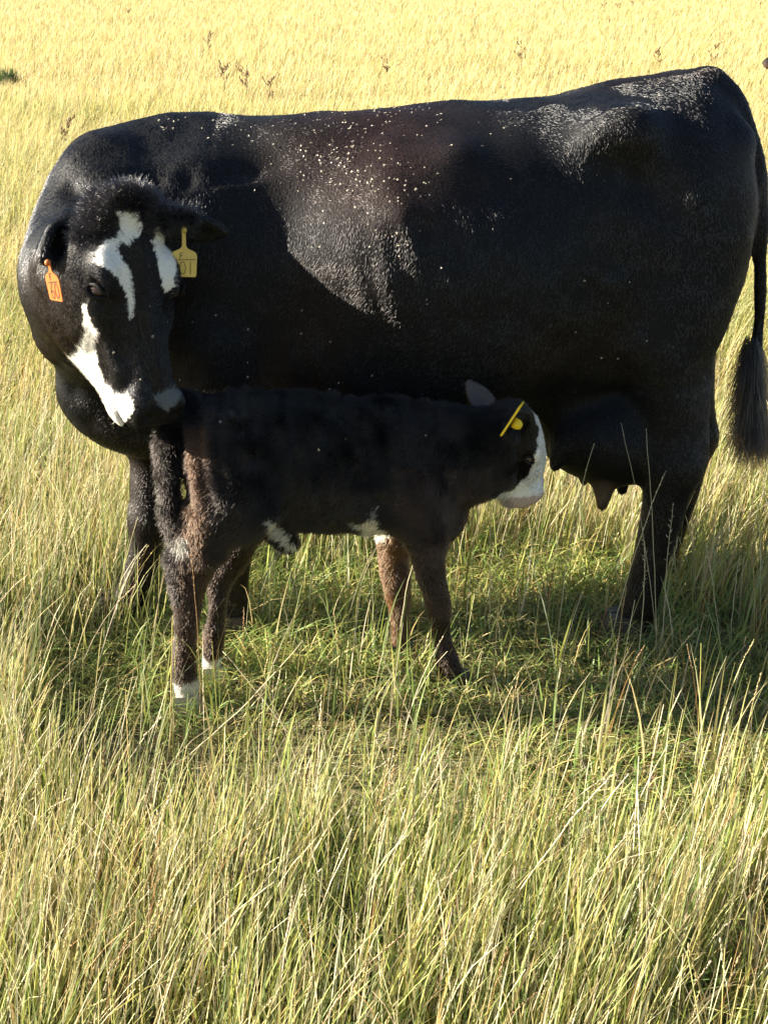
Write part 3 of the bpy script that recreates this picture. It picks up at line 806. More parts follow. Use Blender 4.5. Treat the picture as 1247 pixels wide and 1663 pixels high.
def calf_coat():
    bias = np.where(((CAM-kV)*kN).sum(1) > -0.9, 1.0, 0.4)
    n = int(230000*HAIR)
    T, B = scatter(kV, kQ, n, bias)
    P = bary(kV, T, B); Nn = bary(kN, T, B); Nn /= np.linalg.norm(Nn, axis=1, keepdims=True)
    ppx, ppy = proj(P)
    q = P-kh['O']; a_ = q@kh['a']
    eyes = np.minimum(np.linalg.norm(P-kh['H'](.063, -.034, .098), axis=1), np.linalg.norm(P-kh['H'](-.063, -.034, .098), axis=1))
    head = (P[:, 0] > at(838, 700, -.3)[0])
    ear = np.linalg.norm(P-at(772, 643, -.26), axis=1) < .065
    keep = (eyes > .015) & (P[:, 2] > .035) & ~(head & (a_ > .215)) & (~ear | (Nn[:, 1] > 0) | (rng.random(n) < .12))
    P, Nn, head, ppx, ppy, ear = P[keep], Nn[keep], head[keep], ppx[keep], ppy[keep], ear[keep]; n = len(P)
    flow = np.tile(np.array([-.8, 0, -.55]), (n, 1))
    flow[P[:, 2] < .42] = (-.15, 0, -1)
    flow[(ppx < 330)] = (-.25, -.1, -1)
    flow[head] = -kh['a']*.9-kh['n']*.5
    flow = flow+np.stack([vnoise(P+o, 8)-.5 for o in (1., 7., 13.)], -1)*1.5
    L = rng.uniform(.011, .022, n); L[head] *= .55; L *= np.where(P[:, 2] < .40, .58, 1.); L[ear] *= .4
    tail = (ppx < 299) & (P[:, 2] > .35) & (ppy > 690); L[tail] *= 1.35
    lift = np.full((n, 1), .24); lift[P[:, 2] < .4] = .16; lift[tail] = .5; lift[head] = .25
    curl = np.full((n, 1), .24); curl[head] = .12
    tint = np.clip(calf_tint(P, Nn)*rng.uniform(.55, 1.5, (n, 1)), .0015, .85)
    pts = grow_hair(P, Nn, flow, L, lift, curl, 5, .55, 26)
    hair_obj('coat', pts-np.array(calf.location), np.array([.0006, .00055, .0005, .0004, .00015]), tint, M_fluff, calf)
calf_coat()
for sg in (1, -1):
    make_eye(kh['H'], sg, (kh['s'], kh['n'], kh['a']), .62, calf, (sg*.061, -.034, .098))
for x, y, Y, m, yw in ((308, 1140, -.48, M_hoof_pale, .1), (349, 1096, -.325, M_hoof_pale, .1), (746, 1110, -.37, M_hoof, 0.), (656, 1060, -.20, M_hoof, 0.)):
    make_hoof(calf, footpos(x, Y, y), .075, .058, .05, m, yw)

# ================================================================== EAR TAGS
def plate_mesh(outline, O, r, d, th):
    """flat plate: outline in mm (x along r, y along d), thickness th"""
    nrm = np.cross(r, d); n = len(outline); V = []
    for z in (th/2, -th/2):
        for x, y in outline: V.append(O+r*x*.001+d*y*.001+nrm*z)
    Fc = [tuple(range(n)), tuple(range(2*n-1, n-1, -1))]+[(i, n+i, n+(i+1) % n, (i+1) % n) for i in range(n)]
    return np.array(V), Fc, nrm
def strokes_mesh(lines, O, r, d, nrm, off, wd):
    V = []; Fc = []
    for ln in lines:
        ln = np.asarray(ln, float)
        for i, p in enumerate(ln):
            t = unit(ln[min(i+1, len(ln)-1)]-ln[max(i-1, 0)]); q = np.array([-t[1], t[0]])*wd/2
            for sg in (1, -1):
                x, y = p+q*sg; V.append(O+r*x*.001+d*y*.001+nrm*off)
        b = len(V)-2*len(ln)
        for i in range(len(ln)-1): Fc.append((b+2*i, b+2*i+1, b+2*i+3, b+2*i+2))
    return np.array(V), Fc
def loop(cx, cy, rx, ry, a0=0, a1=360, n=18): return [(cx+rx*math.cos(R(a0+(a1-a0)*i/n)), cy+ry*math.sin(R(a0+(a1-a0)*i/n))) for i in range(n+1)]
F_ = lambda x, y, h: [[(x+.4, y), (x, y+h)], [(x, y+.1), (x+h*.55, y-.6)], [(x, y+h*.45), (x+h*.45, y+h*.42)]]
six = lambda x, y, h: [[(x+h*.12, y), (x-h*.06, y+h*.3), (x-h*.13, y+h*.62)]+loop(x+h*.06, y+h*.74, h*.19, h*.25, 180, 530)]
zero = lambda x, y, h: [loop(x, y+h*.5, h*.23, h*.5)]
one = lambda x, y, h: [[(x, y), (x-.3, y+h)]]
TAG = lambda k: [(x, y-k if y > 30 else y) for x, y in TAG0]
TAG0 = [(-4.5, -4), (4.5, -4), (5, 6), (4.2, 12), (4.4, 36), (9, 42), (24, 49), (28, 54), (29, 60), (27, 102), (24, 105), (-24, 105), (-27, 102), (-29, 60), (-28, 54), (-24, 49), (-9, 42), (-4.4, 36), (-4.2, 12), (-5, 6)]
def ear_tag(label, O, r, d, mat, ink, lines, wd, k=0):
    lines = [[(x, y-k) for x, y in ln] for ln in lines]
    r = unit(r); d = unit(d-(d@r)*r)
    t = empty('ear_tag', O); tag(t, label, 'ear tag', 'ear tags of the cow')
    V, Fc, nrm = plate_mesh(TAG(k), O, r, d, .0024)
    if nrm@(CAM-O) < 0: sgn = -1
    else: sgn = 1
    mesh_obj('plate', V-O, Fc, mat, t, False)
    V, Fc = strokes_mesh(lines, O, r, d, nrm*sgn, .0018, wd); mesh_obj('lettering', V-O, Fc, ink, t, False)
    V, Fc = uv_ball(O+nrm*sgn*.003, np.array([.007, .007, .007])); mesh_obj('button', V-O, Fc, mat, t)
    return t
ear_tag('yellow numbered tag hanging from the ear that lies against the cow\'s shoulder', at(299, 373, -.366), np.array([1, .06, -.03]), np.array([0., -.12, -1]),
        M_yellow, M_ink2, F_(-9, 52, 13)+[[(-24, 67.5), (25, 66)]]+six(-19, 71, 28)+zero(-3.5, 71, 28)+one(14, 71, 28), 1.7)
ear_tag('orange numbered tag hanging below the cow\'s ear beside her eye', at(80, 426, -.515), np.array([.66, -.74, .06]), np.array([.19, -.05, -1]),
        M_orange, M_ink, F_(-8, 45, 15)+[[(-17, 66), (20, 61)]]+six(-9, 67, 33)+zero(12, 66, 32), 3.6, 20)
def calf_tag():
    O = at(838, 676, -.475); t = empty('ear_tag', O)
    tag(t, 'bright yellow tag seen edge-on on the calf\'s ear', 'ear tag')
    d = unit(np.array([-.50, 0.05, -.86])); r = unit(O-CAM); r = unit(r-(r@d)*d+np.array([.03, 0, 0]))
    top = at(848, 655, -.475)
    V, Fc, nrm = plate_mesh([(-20, 0), (20, 0), (24, 5), (24, 80), (20, 86), (-20, 86), (-24, 80), (-24, 5)], top, r, d, .0045)
    mesh_obj('plate', V-O, Fc, M_brightyellow, t, False)
    c = at(834, 686, -.475); ax = unit(np.array([.86, 0, -.5]))
    V, Fc = tube([c, c+ax*.010, c+ax*.014, c+ax*.020], [.0125, .0125, .011, .007], 14); mesh_obj('button', V-O, Fc, M_brightyellow, t)
calf_tag()

# ================================================================== FLIES
M_wing = flat_mat('fly_wing', (.62, .56, .44), .35, .6, .1, 300)
M_fly = flat_mat('fly_body', (.10, .085, .07), .4, .5, .3, 300)
def fly_mesh():
    V, Fc = uv_ball((0, 0, .0016), np.array([.0036, .0015, .0014]), nu=6, nv=4); V = list(V); mi = [0]*len(Fc)
    for sg in (1, -1):
        b = len(V)
        for x, y, z in ((.001, .0008, .0028), (-.002, .0032, .0040), (-.0066, .0042, .0046), (-.0062, .0016, .0036)): V.append((x, y*sg, z))
        for x, y, z in ((.001, .0008, .0026), (-.002, .0032, .0038), (-.0066, .0042, .0044), (-.0062, .0016, .0034)): V.append((x, y*sg, z))
        q = [(b, b+1, b+2, b+3), (b+7, b+6, b+5, b+4)]+[(b+i, b+4+i, b+4+(i+1) % 4, b+(i+1) % 4) for i in range(4)]
        Fc += q; mi += [1]*6
    me = bpy.data.meshes.new('fly'); me.from_pydata([tuple(map(float, v)) for v in V], [], Fc); me.materials.append(M_fly); me.materials.append(M_wing)
    me.polygons.foreach_set('material_index', mi); return me
def flies():
    me = fly_mesh()
    bc = tri_bvh(cV, cQ); bk = tri_bvh(kV, kQ)
    spots = []
    def blob(n, cx, cy, sx, sy, g):
        for _ in range(n): spots.append((random.gauss(cx, sx), random.gauss(cy, sy), g))
    def box(n, x0, x1, y0, y1, g):
        for _ in range(n): spots.append((random.uniform(x0, x1), random.uniform(y0, y1), g))
    box(70, 480, 720, 182, 330, 0); blob(30, 585, 205, 45, 12, 0); blob(16, 540, 245, 22, 12, 0); blob(26, 605, 275, 35, 22, 0); blob(14, 640, 300, 25, 14, 0)
    box(22, 255, 430, 192, 215, 0); box(12, 330, 480, 205, 320, 0); box(30, 600, 700, 172, 188, 0)
    box(26, 500, 700, 300, 420, 0); box(8, 1040, 1150, 128, 150, 0); box(6, 730, 830, 190, 300, 0)
    box(22, 400, 1050, 430, 640, 1); box(6, 280, 420, 480, 640, 1)
    box(9, 150, 275, 380, 640, 2); box(5, 290, 700, 660, 840, 3)
    txt = [('small pale fly in the swarm on the cow\'s sunlit back', 'flies on the cow\'s sunlit back'),
           ('small pale fly sitting apart on the cow\'s shaded flank', 'flies on the cow\'s shaded flank'),
           ('small pale fly on the cow\'s face', 'flies on the cow\'s face'),
           ('small pale fly in the calf\'s dark coat', 'flies on the calf')]
    o0 = Vector(CAM)
    for x, y, g in spots:
        d = FWD*FPX+RGT*(x-623.5)+UPV*(831.5-y); d = Vector(unit(d))
        h = bc.ray_cast(o0, d); k = bk.ray_cast(o0, d)
        if g == 3: h = k
        elif k[0] is not None and h[0] is not None and k[3] < h[3]: continue
        if h[0] is None: continue
        f = bpy.data.objects.new('fly', me); COL.objects.link(f)
        nrm = h[1] if h[1].dot(d) < 0 else -h[1]
        q = nrm.to_track_quat('Z', 'Y'); f.rotation_mode = 'QUATERNION'
        f.rotation_quaternion = q @ Euler((random.uniform(-.3, .3), random.uniform(-.3, .3), random.uniform(0, 6.28))).to_quaternion()
        f.location = h[0]+nrm*.006; sc = random.uniform(.36, .70); f.scale = (sc, sc, sc)
        tag(f, txt[g][0], 'fly', txt[g][1])
flies()

# ================================================================== GRASS
def gpoint(x, y):
    d = FWD*FPX+RGT*(x-623.5)+UPV*(831.5-y); return CAM+d*(-CAM[2]/d[2])
STRAW = np.array([.58, .48, .21]); PALE = np.array([.66, .59, .40]); GREEN = np.array([.15, .23, .06]); YEL = np.array([.39, .41, .11])
RUST = np.array([.34, .19, .08]); GOLD = np.array([.68, .555, .205]); BLUEG = np.array([.14, .20, .09])
def blades(x, y, z0, h, w, ld, lean, curve, face, col0, col1, S_=4, taper=1.6, wmin=.0):
    """ribbon blades, all arrays of length n; returns V, F, colours"""
    n = len(x); t = np.linspace(0, 1, S_+1)[None, :]
    bend = lean[:, None]*t+curve[:, None]*t*t
    hh = h[:, None]
    X = x[:, None]+np.cos(ld)[:, None]*bend*hh; Y = y[:, None]+np.sin(ld)[:, None]*bend*hh
    Zl = t*(1-.25*np.clip(lean, 0, 2)[:, None]*t)-.38*np.clip(curve, 0, 1.3)[:, None]*t**3
    Z = z0[:, None]+hh*Zl
    ww = w[:, None]*(wmin+(1-wmin)*(1-t**taper))*np.where(t == 0, .7, 1)*.5
    tw = face[:, None]+.5*t
    dx, dy = np.cos(tw)*ww, np.sin(tw)*ww
    L_ = np.stack([X-dx, Y-dy, Z], -1); R_ = np.stack([X+dx, Y+dy, Z+.15*ww], -1)
    if wmin == 0:
        V = np.concatenate([np.stack([L_[:, :-1], R_[:, :-1]], 2).reshape(n, -1, 3), L_[:, -1:]*.5+R_[:, -1:]*.5], 1)
    else:
        V = np.stack([L_, R_], 2).reshape(n, -1, 3)
    nv = V.shape[1]; F3 = []
    for i in range(S_-1 if wmin == 0 else S_):
        a = 2*i; F3 += [(a, a+1, a+3), (a, a+3, a+2)]
    if wmin == 0: a = 2*(S_-1); F3.append((a, a+1, a+2))
    F3 = np.array(F3); Fc = (F3[None]+np.arange(n)[:, None, None]*nv).reshape(-1, 3)
    tv = np.repeat(t[0], 2)[:nv] if wmin else np.concatenate([np.repeat(t[0, :-1], 2), [1.]])
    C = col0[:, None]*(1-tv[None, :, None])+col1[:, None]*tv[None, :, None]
    tip = np.stack([X[:, -1], Y[:, -1], Z[:, -1]], -1); axis_pts = np.stack([X, Y, Z], -1)
    return V.reshape(-1, 3), Fc, C.reshape(-1, 3), axis_pts
def spikelets(ax, L0, K, size, col, flare=.45):
    """K seed husks along the upper part of every stalk; ax (n, S+1, 3)"""
    n = ax.shape[0]; S_ = ax.shape[1]-1
    V = []; C = []
    for k in range(K):
        f = 1-L0*(1-k/(K-1)); u = f*S_; i = min(int(u), S_-1); p = ax[:, i]*(1-(u-i))+ax[:, i+1]*(u-i)
        d = ax[:, i+1]-ax[:, i]; d = d/np.linalg.norm(d, axis=1, keepdims=True)
        sd = rng.normal(0, 1, (n, 3)); sd -= (sd*d).sum(1, keepdims=True)*d; sd /= np.linalg.norm(sd, axis=1, keepdims=True)
        out = d*(1-flare)+sd*flare; out /= np.linalg.norm(out, axis=1, keepdims=True); b = np.cross(out, d); b /= np.linalg.norm(b, axis=1, keepdims=True)+1e-6
        s_ = (size*rng.uniform(.7, 1.2, n))[:, None]
        q = np.stack([p, p+out*s_*.45+b*s_*.17, p+out*s_, p+out*s_*.45-b*s_*.17, p+out*s_*.5+sd*s_*.16], 1)
        V.append(q); C.append(np.repeat((col*rng.uniform(.8, 1.15, (n, 1)))[:, None], 5, 1))
    V = np.concatenate(V, 1); C = np.concatenate(C, 1)
    f = np.array([(0, 1, 4), (1, 2, 4), (2, 3, 4), (3, 0, 4), (0, 3, 2), (0, 2, 1)])
    F1 = np.concatenate([f+5*k for k in range(K)])
    Fc = (F1[None]+np.arange(n)[:, None, None]*5*K).reshape(-1, 3)
    return V.reshape(-1, 3), Fc, C.reshape(-1, 3)
def merge(parts):
    V = []; Fc = []; C = []; b = 0
    for v, f, c in parts: V.append(v); Fc.append(f+b); C.append(c); b += len(v)
    return np.concatenate(V), np.concatenate(Fc), np.concatenate(C)
def mixc(n, items):
    """random colour per blade from (weight, colour) with jitter"""
    w = np.array([i[0] for i in items], float); c = np.array([i[1] for i in items])
    k = rng.choice(len(items), n, p=w/w.sum()); col = c[k]*rng.uniform(.7, 1.25, (n, 1))*(1+rng.normal(0, .05, (n, 3)))
    return np.clip(col, .01, .9)
def trampled(x, y):
    e = (np.abs((x-.10)/.92)**3.5+np.abs((y+.33)/.82)**3.5)**(1/3.5)+(vnoise2(x, y, 5.)-.5)*.35+(vnoise2(x, y, 14.)-.5)*.18
    return np.clip((1.12-e)/.22, 0, 1)
FEET = [(at(x, y, Y)[0], Y, r) for x, y, Y, r in ((1030, 1030, -.055, .055), (1072, 945, .34, .055), (376, 1030, -.055, .055), (205, 1000, .065, .06), (303, 1130, -.48, .04), (347, 1090, -.325, .04), (738, 1105, -.37, .04), (652, 1055, -.2, .04))]
def clear_feet(x, y):
    k = np.ones(len(x), bool)
    for fx, fy, r in FEET: k &= np.hypot(x-fx, y-fy) > r
    return k
def near_field():
    parts = []
    # area of the near meadow
    def area(n, y0=-2.5, y1=1.6):
        y = rng.uniform(y0, y1, n); half = .26*(y+3.7)+.55
        x = rng.uniform(-1, 1, n)*half; keep = rng.random(n) < half/(.26*(y1+3.7)+.55)
        return x[keep], y[keep]
    # 1 low leafy growth everywhere
    x, y = area(88000); tr = trampled(x, y); k = clear_feet(x, y) & (rng.random(len(x)) < .45+.55*tr); x, y, tr = x[k], y[k], tr[k]; n = len(x)
    low = np.clip(1.25-np.hypot((x+.28)/.62, (y+.82)/.36)+(vnoise2(x, y, 7.)-.5)*.7, 0, .75)*tr
    k = rng.random(n) > low*.6; x, y, tr, low = x[k], y[k], tr[k], low[k]; n = len(x)
    g = vnoise2(x, y, 2.6); h = rng.uniform(.04, .135, n)*(1+.35*(1-tr))*(.6+.8*g)*(1-low); w = rng.uniform(.003, .0072, n)
    c = mixc(n, [(4, GREEN*1.5), (4, YEL*1.1), (2.6, STRAW), (.6, BLUEG)]); c = c*((.85+.4*g)*(1-.35*low))[:, None]  # low also paints shade into the blade colour in front of the calf
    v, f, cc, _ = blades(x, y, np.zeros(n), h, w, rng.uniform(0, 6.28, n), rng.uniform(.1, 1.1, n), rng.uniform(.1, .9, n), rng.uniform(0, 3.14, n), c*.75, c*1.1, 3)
    parts.append((v, f, cc))
    # dead thatch lying flat
    x, y = area(26000); n = len(x); c = mixc(n, [(3, STRAW*.7), (2, PALE*.7), (1.5, RUST*.6)])
    v, f, cc, _ = blades(x, y, rng.uniform(.003, .03, n), rng.uniform(.03, .06, n), rng.uniform(.0015, .004, n), rng.uniform(0, 6.28, n), rng.uniform(1.5, 3, n), rng.uniform(0, .6, n), rng.uniform(0, 3.14, n), c, c, 2)
    parts.append((v, f, cc))
    # 2 tall blades in tufts
    x, y = area(92000); tr = trampled(x, y); tuft = vnoise2(x, y, 9.)*.6+vnoise2(x, y, 22., 5.)*.4
    keep = (rng.random(len(x)) < (1-tr*.945)*np.clip((tuft-.30)*3.6, .05, 1)) & clear_feet(x, y)
    x, y, tuft = x[keep], y[keep], tuft[keep]; n = len(x); big = vnoise2(x, y, 1.4, 3.)
    h = rng.uniform(.13, .32, n)*(.75+.5*tuft); w = rng.uniform(.0024, .0078, n)
    wind = vnoise2(x, y, 1.1, 9.)*2.4-1.2; ld = np.where(rng.random(n) < .6, wind*.8+.3, rng.uniform(0, 6.28, n))
    gr = np.clip((big-.5)*1.6+.66, .1, .97)
    c = np.where((rng.random(n) < gr*.75)[:, None], mixc(n, [(4, GREEN*1.5), (4, YEL*np.array([1., 1.05, .8])), (1, BLUEG*1.3)]), mixc(n, [(3, STRAW), (3.5, PALE*1.08), (.4, RUST), (2, YEL)]))
    c1 = c*.66+.34*mixc(n, [(2, STRAW), (2, PALE*1.1), (1, YEL)])
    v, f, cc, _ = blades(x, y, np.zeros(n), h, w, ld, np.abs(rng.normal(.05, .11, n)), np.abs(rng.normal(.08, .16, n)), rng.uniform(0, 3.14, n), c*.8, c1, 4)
    parts.append((v, f, cc))
    # 3 thin seed stalks
    x, y = area(21000); tr = trampled(x, y); tuft = vnoise2(x, y, 6., 2.)
    keep = (rng.random(len(x)) < (1-tr*.90)*np.clip(.3+1.2*(tuft-.25), .1, 1)) & clear_feet(x, y)
    x, y = x[keep], y[keep]; n = len(x)
    h = rng.uniform(.22, .37, n); w = rng.uniform(.0014, .0026, n)
    c = mixc(n, [(3, STRAW*1.1), (4, PALE*1.1), (.9, RUST*1.2), (1, YEL)]); ld = np.where(rng.random(n) < .65, rng.normal(.35, .6, n), rng.uniform(0, 6.28, n))
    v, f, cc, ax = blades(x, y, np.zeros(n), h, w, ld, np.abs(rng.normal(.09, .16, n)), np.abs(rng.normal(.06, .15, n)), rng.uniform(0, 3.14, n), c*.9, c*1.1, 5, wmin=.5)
    parts.append((v, f, cc))
    hd_ = rng.random(n) < .16
    v, f, cc = spikelets(ax[hd_], .22, 11, .0105, np.clip(c[hd_]*.6+PALE*.4, 0, .8), .14); parts.append((v, f, cc))
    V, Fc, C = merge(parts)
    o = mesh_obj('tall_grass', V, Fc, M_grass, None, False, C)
    tag(o, 'near meadow of green and straw coloured grass around the animals', 'grass', kind='stuff')
near_field()
def far_field():
    parts = []
    d0, d1, p = 5.3, 150., .42
    n = 330000; u = rng.random(n); d = (u*(d1**p-d0**p)+d0**p)**(1/p)
    x = rng.uniform(-1, 1, n)*(.29*d+.7); y = d+CAM[1]
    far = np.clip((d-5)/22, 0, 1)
    patch = vnoise2(x, y, 1.3)*.35+vnoise2(x*.45, y, .6, 4.)*.4+vnoise2(x*.3, y, .16, 8.)*.25
    gp = gpoint(150, 205); gp2 = gpoint(600, 185)
    gpatch = np.exp(-(((x-gp[0])/.9)**2+((y-gp[1])/.8)**2))*1.1
    gr = np.clip(.42*(1-far)+(patch-.5)*1.9*(1-.55*far)+gpatch, .02, .9)
    c = np.where((rng.random(n) < gr)[:, None], mixc(n, [(3, YEL*1.1), (2, GREEN*1.3), (1, STRAW)]), mixc(n, [(3, GOLD), (3, STRAW*1.1), (2, PALE), (.7, RUST*1.2)]))
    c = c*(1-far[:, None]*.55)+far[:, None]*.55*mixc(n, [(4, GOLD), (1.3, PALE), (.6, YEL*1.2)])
    h = rng.uniform(.2, .40, n)*(.55+.9*patch); w = rng.uniform(.0035, .006, n)*(d/5.5)**.75
    ld = np.where(rng.random(n) < .7, rng.normal(.2, .7, n), rng.uniform(0, 6.28, n))
    lean = np.abs(rng.normal(.16, .16, n)); curve = np.abs(rng.normal(.16, .22, n)); fc = rng.uniform(0, 3.14, n)
    c1 = c*.6+.4*mixc(n, [(3, GOLD), (2, PALE)])
    m = d < 14
    for k, S_ in ((m, 4), (~m, 2)):
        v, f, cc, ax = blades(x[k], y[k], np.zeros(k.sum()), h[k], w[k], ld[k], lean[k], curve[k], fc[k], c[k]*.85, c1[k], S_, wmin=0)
        parts.append((v, f, cc))
        if S_ == 4:
            st = rng.random(len(ax)) < .12
            parts.append(spikelets(ax[st], .3, 6, .014, np.tile(PALE, (st.sum(), 1)), .3))
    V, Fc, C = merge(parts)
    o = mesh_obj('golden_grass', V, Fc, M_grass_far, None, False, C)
    tag(o, 'sunlit golden pasture grass stretching away behind the cow', 'grass', kind='stuff')
far_field()

# ------------------------------------------------------------------ single stalks that stand out
M_stem = grass_mat('dry_stem', .2)
def stalk(label, base, tip, Yt, arch=(0, 0), K=0, sz=.012, col=PALE, rad=.0014, flare=.3, L0=.35, cat='grass stalk', name='grass_stalk'):
    b = gpoint(*base); t = at(tip[0], tip[1], b[1]+Yt)
    root = empty(name, b); tag(root, label, cat)
    m = (b+t)/2+RGT*arch[0]+np.array([0, 0, arch[1]])
    u = np.linspace(0, 1, 13)[:, None]; path = (1-u)**2*b+2*u*(1-u)*m+u**2*t
    path[1:-1] += rng.normal(0, .0008, (11, 3))
    V, Fc = tube(path-b, np.linspace(rad, rad*.5, 13), 5)
    c = np.tile(col, (len(V), 1))*rng.uniform(.85, 1.1); mesh_obj('stem', V, Fc, M_stem, root, True, np.clip(c, 0, .85))
    if K:
        v, f, cc = spikelets((path-b)[None], L0, K, sz, np.clip(col*1.08, 0, .85), flare)
        mesh_obj('seed_head', v, f, M_stem, root, False, np.clip(cc, 0, .9))
LS = PALE*1.05; RS = RUST*1.25+.05
for a in (
 ('tall pale seed stalk slanting right across the cow\'s hind leg', (984, 1075), (1079, 768), -.05, (-.02, .02), 10, .011, LS, .0016, .2),
 ('thin straight stalk standing upright in front of the cow\'s hind leg', (1066, 1080), (1049, 700), -.02, (.01, 0), 9, .008, LS*.9, .0013, .12),
 ('thin stalk leaning left from the cow\'s hind leg towards the udder', (1068, 1065), (1009, 690), -.03, (.02, .01), 8, .008, LS*.8, .0012, .12),
 ('stalk with drooping seed husks at the right edge of the cow\'s hind leg', (1075, 1070), (1092, 822), 0, (-.01, 0), 11, .013, LS, .0014, .5),
 ('bent zigzag seed stalk over the cow\'s hind hoof', (1032, 1090), (1046, 880), 0, (.015, 0), 13, .012, LS, .0014, .45),
 ('pale seed stalk reaching up in front of the udder', (905, 1050), (963, 725), -.04, (-.03, .02), 9, .011, LS, .0015, .15),
 ('pale plumed stalk curving up between the calf\'s front legs', (648, 1085), (694, 848), -.03, (-.035, .02), 7, .011, LS, .0018, .1),
 ('short brown seed stalk between the calf\'s front legs', (672, 1080), (683, 905), 0, (.01, 0), 8, .010, RS, .0013, .2),
 ('reddish seed stalk standing before the calf\'s near hind leg', (326, 1170), (311, 905), -.02, (.01, 0), 9, .009, RS, .0013, .14),
 ('golden upright stalk left of the calf\'s near hind leg', (276, 1230), (281, 1000), -.02, (0, 0), 0, .01, GOLD, .0016, .2),
 ('short brown seed stalk leaning right beside the cow\'s front leg', (222, 985), (243, 893), 0, (-.01, 0), 9, .010, RS, .0013, .35),
 ('seed stalk with open husks in front of the cow\'s front leg', (236, 1000), (268, 870), -.01, (-.008, 0), 8, .011, RS, .0013, .4),
 ('long pale straw slanting up right beneath the calf\'s hind feet', (262, 1262), (492, 1040), .10, (.02, -.02), 0, .01, LS, .0017, .2),
 ('long pale straw crossing down right behind the calf\'s hind feet', (480, 1205), (362, 1058), .10, (0, .01), 0, .01, LS, .0016, .2),
 ('straight pale straw leaning left of the calf\'s front feet', (690, 1215), (618, 1062), .06, (0, 0), 0, .01, LS*.95, .0017, .2),
 ('long pale stem arching over the dark grass in front of the calf', (395, 1330), (572, 1240), .03, (-.01, .09), 7, .012, LS, .0014, .15),
 ('long low straw lying across the grass in the front middle', (380, 1300), (690, 1262), .12, (.02, .06), 0, .01, LS, .0014, .2),
 ('bushy brown seed head leaning right at the front left', (170, 1330), (258, 1170), .02, (-.02, .02), 16, .015, PALE*.8, .0022, .18),
 ('small upright seed head with two neighbours at the front left', (168, 1330), (170, 1195), 0, (0, 0), 14, .012, RS, .0016, .2),
 ('small pale upright seed head at the far front left', (142, 1320), (140, 1195), 0, (0, 0), 12, .012, PALE*.9, .0016, .2),
 ('long pale straw slanting up in the lower left foreground', (232, 1640), (446, 1432), -.02, (0, .03), 0, .01, LS, .0022, .2),
 ('pale bent straw pointing down in the bottom left corner', (240, 1660), (202, 1520), .02, (.03, .03), 6, .012, LS, .0020, .2),
 ('orange brown seed head standing in the lower left foreground', (236, 1600), (242, 1482), 0, (0, 0), 14, .013, RUST*1.7, .0014, .22),
 ('pale seed stalk bowing left in the lower left corner', (110, 1520), (2, 1418), -.02, (.01, .08), 10, .012, LS, .0018, .15),
 ('seeded straw slanting up right below the cow\'s hind leg', (900, 1340), (988, 1262), .0, (-.02, .02), 9, .011, LS, .0016, .25),
 ('long seeded straw rising right in the right foreground', (780, 1560), (990, 1262), -.02, (-.02, .03), 9, .012, LS, .0019, .2),
 ('pale straw bowing over to the right in the right foreground', (960, 1580), (1062, 1532), .02, (-.01, .12), 12, .012, LS, .0018, .15),
 ('long arched stem bending right in the middle right foreground', (760, 1470), (998, 1425), .03, (-.01, .12), 10, .012, LS, .0016, .18),
 ('seeded straw near the right edge of the foreground', (1110, 1540), (1205, 1400), .0, (-.02, .02), 12, .013, LS, .0020, .25),
 ('tall zigzag seed stalk right of the cow\'s hind hoof', (1170, 1075), (1146, 885), 0, (.01, 0), 14, .012, LS, .0013, .4),
 ('slender seed stalk beneath the cow\'s tail', (1185, 1070), (1200, 905), 0, (-.01, 0), 13, .011, LS, .0013, .35),
 ('upright brown stalk at the right edge below the tail', (1230, 1080), (1216, 870), 0, (.01, 0), 8, .010, RS, .0014, .15),
 ('pale upright stalk left of the calf\'s muzzle', (795, 1050), (797, 790), -.03, (0, 0), 5, .008, LS, .0014, .1),
 ('pale upright stalk right below the calf\'s muzzle', (842, 1040), (834, 788), -.03, (.01, 0), 5, .008, LS*.95, .0013, .1),
): stalk(*a)

# ------------------------------------------------------------------ weeds in the golden field
M_weed = flat_mat('weed_stem', (.20, .135, .075), .8, .2, .3, 60)
def weed(px_, py_, ht, label, seed, gold=False):
    r = random.Random(seed)
    b = gpoint(px_, py_)
    for _ in range(6):
        sc = FPX/((b-CAM)@FWD); b = gpoint(px_, py_+ht*.86*sc*.93)
    root = empty('weed_plant', b); tag(root, label, 'weed', 'branching weeds standing in the golden field')
    V, Fc = tube([(0, 0, 0), (.01, 0, ht*.5), (r.uniform(-.03, .03), 0, ht)], [.006, .005, .003], 6); mesh_obj('stem', V, Fc, M_weed, root)
    BV = []; BF = []; HV = []; HF = []
    for k in range(9):
        z = ht*r.uniform(.45, .95); an = r.uniform(0, 6.28); L = r.uniform(.07, .16)*ht/.5
        tip = np.array([math.cos(an)*L*.8, math.sin(an)*L*.8, z+L*.7]); st = np.array([0, 0, z])
        v, f = tube([st, (st+tip)/2+np.array([0, 0, -.01]), tip], [.0035, .003, .002], 4)
        BF += [tuple(i+len(BV) for i in q) for q in f]; BV += list(v)
        for j in range(4):
            c = st+(tip-st)*(.45+.18*j)+np.array([r.uniform(-.015, .015), r.uniform(-.015, .015), .01])
            v, f = uv_ball(c, np.array([.008, .008, .013])*r.uniform(.7, 1.4), None, 6, 4)
            HF += [tuple(i+len(HV) for i in q) for q in f]; HV += list(v)
    mesh_obj('branches', BV, BF, M_weed, root)['kind'] = 'stuff'; mesh_obj('seed_heads', HV, HF, M_weed, root)['kind'] = 'stuff'
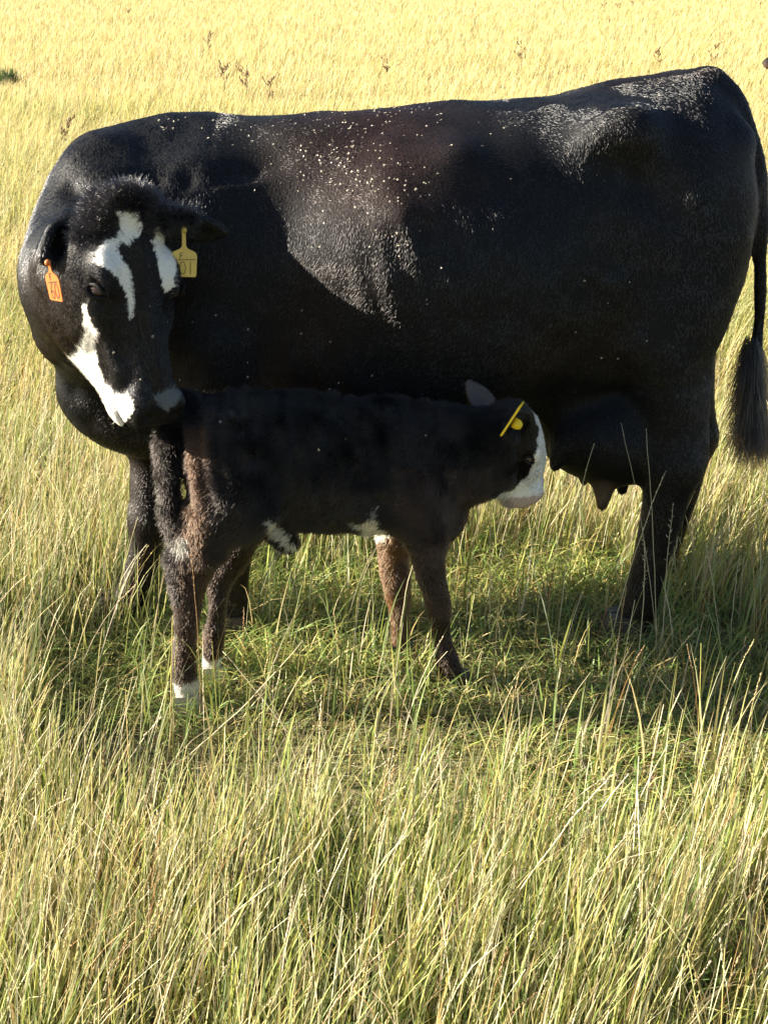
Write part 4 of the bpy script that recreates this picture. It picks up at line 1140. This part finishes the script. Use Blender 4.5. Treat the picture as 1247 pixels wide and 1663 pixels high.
for i, (x, y, h, lb) in enumerate((
 (340, 68, .55, 'dark branching weed alone in the golden field left of centre, farther off'),
 (365, 122, .50, 'dark branching weed just behind the cow\'s back, left of a near twin'),
 (402, 125, .50, 'dark branching weed just behind the cow\'s back, right of a near twin'),
 (436, 148, .42, 'low faint weed close above the cow\'s back, right of two darker weeds'),
 (845, 84, .55, 'faint thin weed in the golden field behind the middle of the back'),
 (1066, 90, .45, 'thin dark weed above the cow\'s hips'),
 (1156, 88, .55, 'reddish dark weed above the cow\'s tail head'),
 (114, 212, .40, 'dark weed beside the cow\'s neck at the left'),
 (210, 14, .60, 'low reddish weed at the top left of the field'),
 (980, 6, .60, 'dark weed at the top of the field, left of two others'),
 (1002, 8, .60, 'dark weed at the top of the field, between two others'),
 (1026, 6, .60, 'dark weed at the top of the field, right of two others'),
 (1232, 2, .60, 'dark weed in the top right corner of the field'),
 (628, 108, .40, 'faint pale weed in the field above the swarm of flies'))): weed(x, y, h, lb, 40+i)
def shrub():
    b = gpoint(14, 152); root = empty('shrub', b); tag(root, 'small dark grey green shrub at the left edge of the field', 'shrub')
    n = 420; x = rng.normal(0, .09, n); y = rng.normal(0, .08, n)
    c = mixc(n, [(1, BLUEG*.55), (1, GREEN*.5)])
    v, f, cc, _ = blades(x, y, rng.uniform(0, .2, n), rng.uniform(.10, .26, n), rng.uniform(.012, .022, n), rng.uniform(0, 6.28, n), rng.uniform(.1, .6, n), rng.uniform(0, .4, n), rng.uniform(0, 3.14, n), c, c*1.2, 3)
    mesh_obj('foliage', v, f, M_grass, root, False, cc)
    V, Fc = tube([(0, 0, 0), (0, 0, .15), (.02, 0, .3)], [.012, .009, .005], 6); mesh_obj('stem', V, Fc, M_weed, root)
shrub()
# another black cow that stands beyond the right edge, the tip of its muzzle in view
def second_cow():
    tip = at(1238, 101, 9.5); h = .022
    O = np.array([tip[0]+.95, tip[1], 0.]); zn = tip[2]
    fld = Field(np.arange(-1.0, 1.9, h), np.arange(-.5, .5, h), np.arange(0, 1.55, h))
    fld.chain([((.1, 0, .98), .27), ((.6, 0, .95), .35), ((1.1, 0, .97), .35), ((1.55, 0, 1.05), .26)], .05)
    for sg in (-1, 1):
        fld.chain([((.05, sg*.16, .75), .12), ((.02, sg*.17, .42), .06), ((0, sg*.17, .0), .05)], .04)
        fld.chain([((1.55, sg*.17, .8), .16), ((1.68, sg*.18, .5), .07), ((1.62, sg*.18, .0), .05)], .04)
    fld.chain([((.1, 0, 1.05), .23), ((-.2, 0, zn*.4+.63), .17), ((-.45, 0, zn+.10), .12)], .06)
    fld.chain([((-.45, 0, zn+.10), .11), ((-.68, 0, zn+.04), .085), ((-.88, 0, zn-.005), .055), ((-.93, 0, zn-.01), .03)], .04)
    for sg in (-1, 1): fld.chain([((-.42, sg*.08, zn+.15), .035), ((-.40, sg*.17, zn+.15), .046), ((-.40, sg*.27, zn+.11), .014)], .02)
    fld.chain([((1.78, 0, 1.2), .03), ((1.85, 0, .8), .022), ((1.84, 0, .5), .03)], .03)
    V, Q = fld.mesh(3)
    V = V + np.array([0, 0, 0])
    root = empty('cow', O); tag(root, 'another dark cow farther off, only the tip of its muzzle inside the right edge', 'cow')
    low = np.clip((zn-V[:, 2])/.03, 0, 1)*(V[:, 0] < -.7)
    mesh_obj('body', V, Q, M_hide, root, True, np.array([.012, .009, .008])*(1-low[:, None])+np.array([.12, .08, .06])*low[:, None])
second_cow()
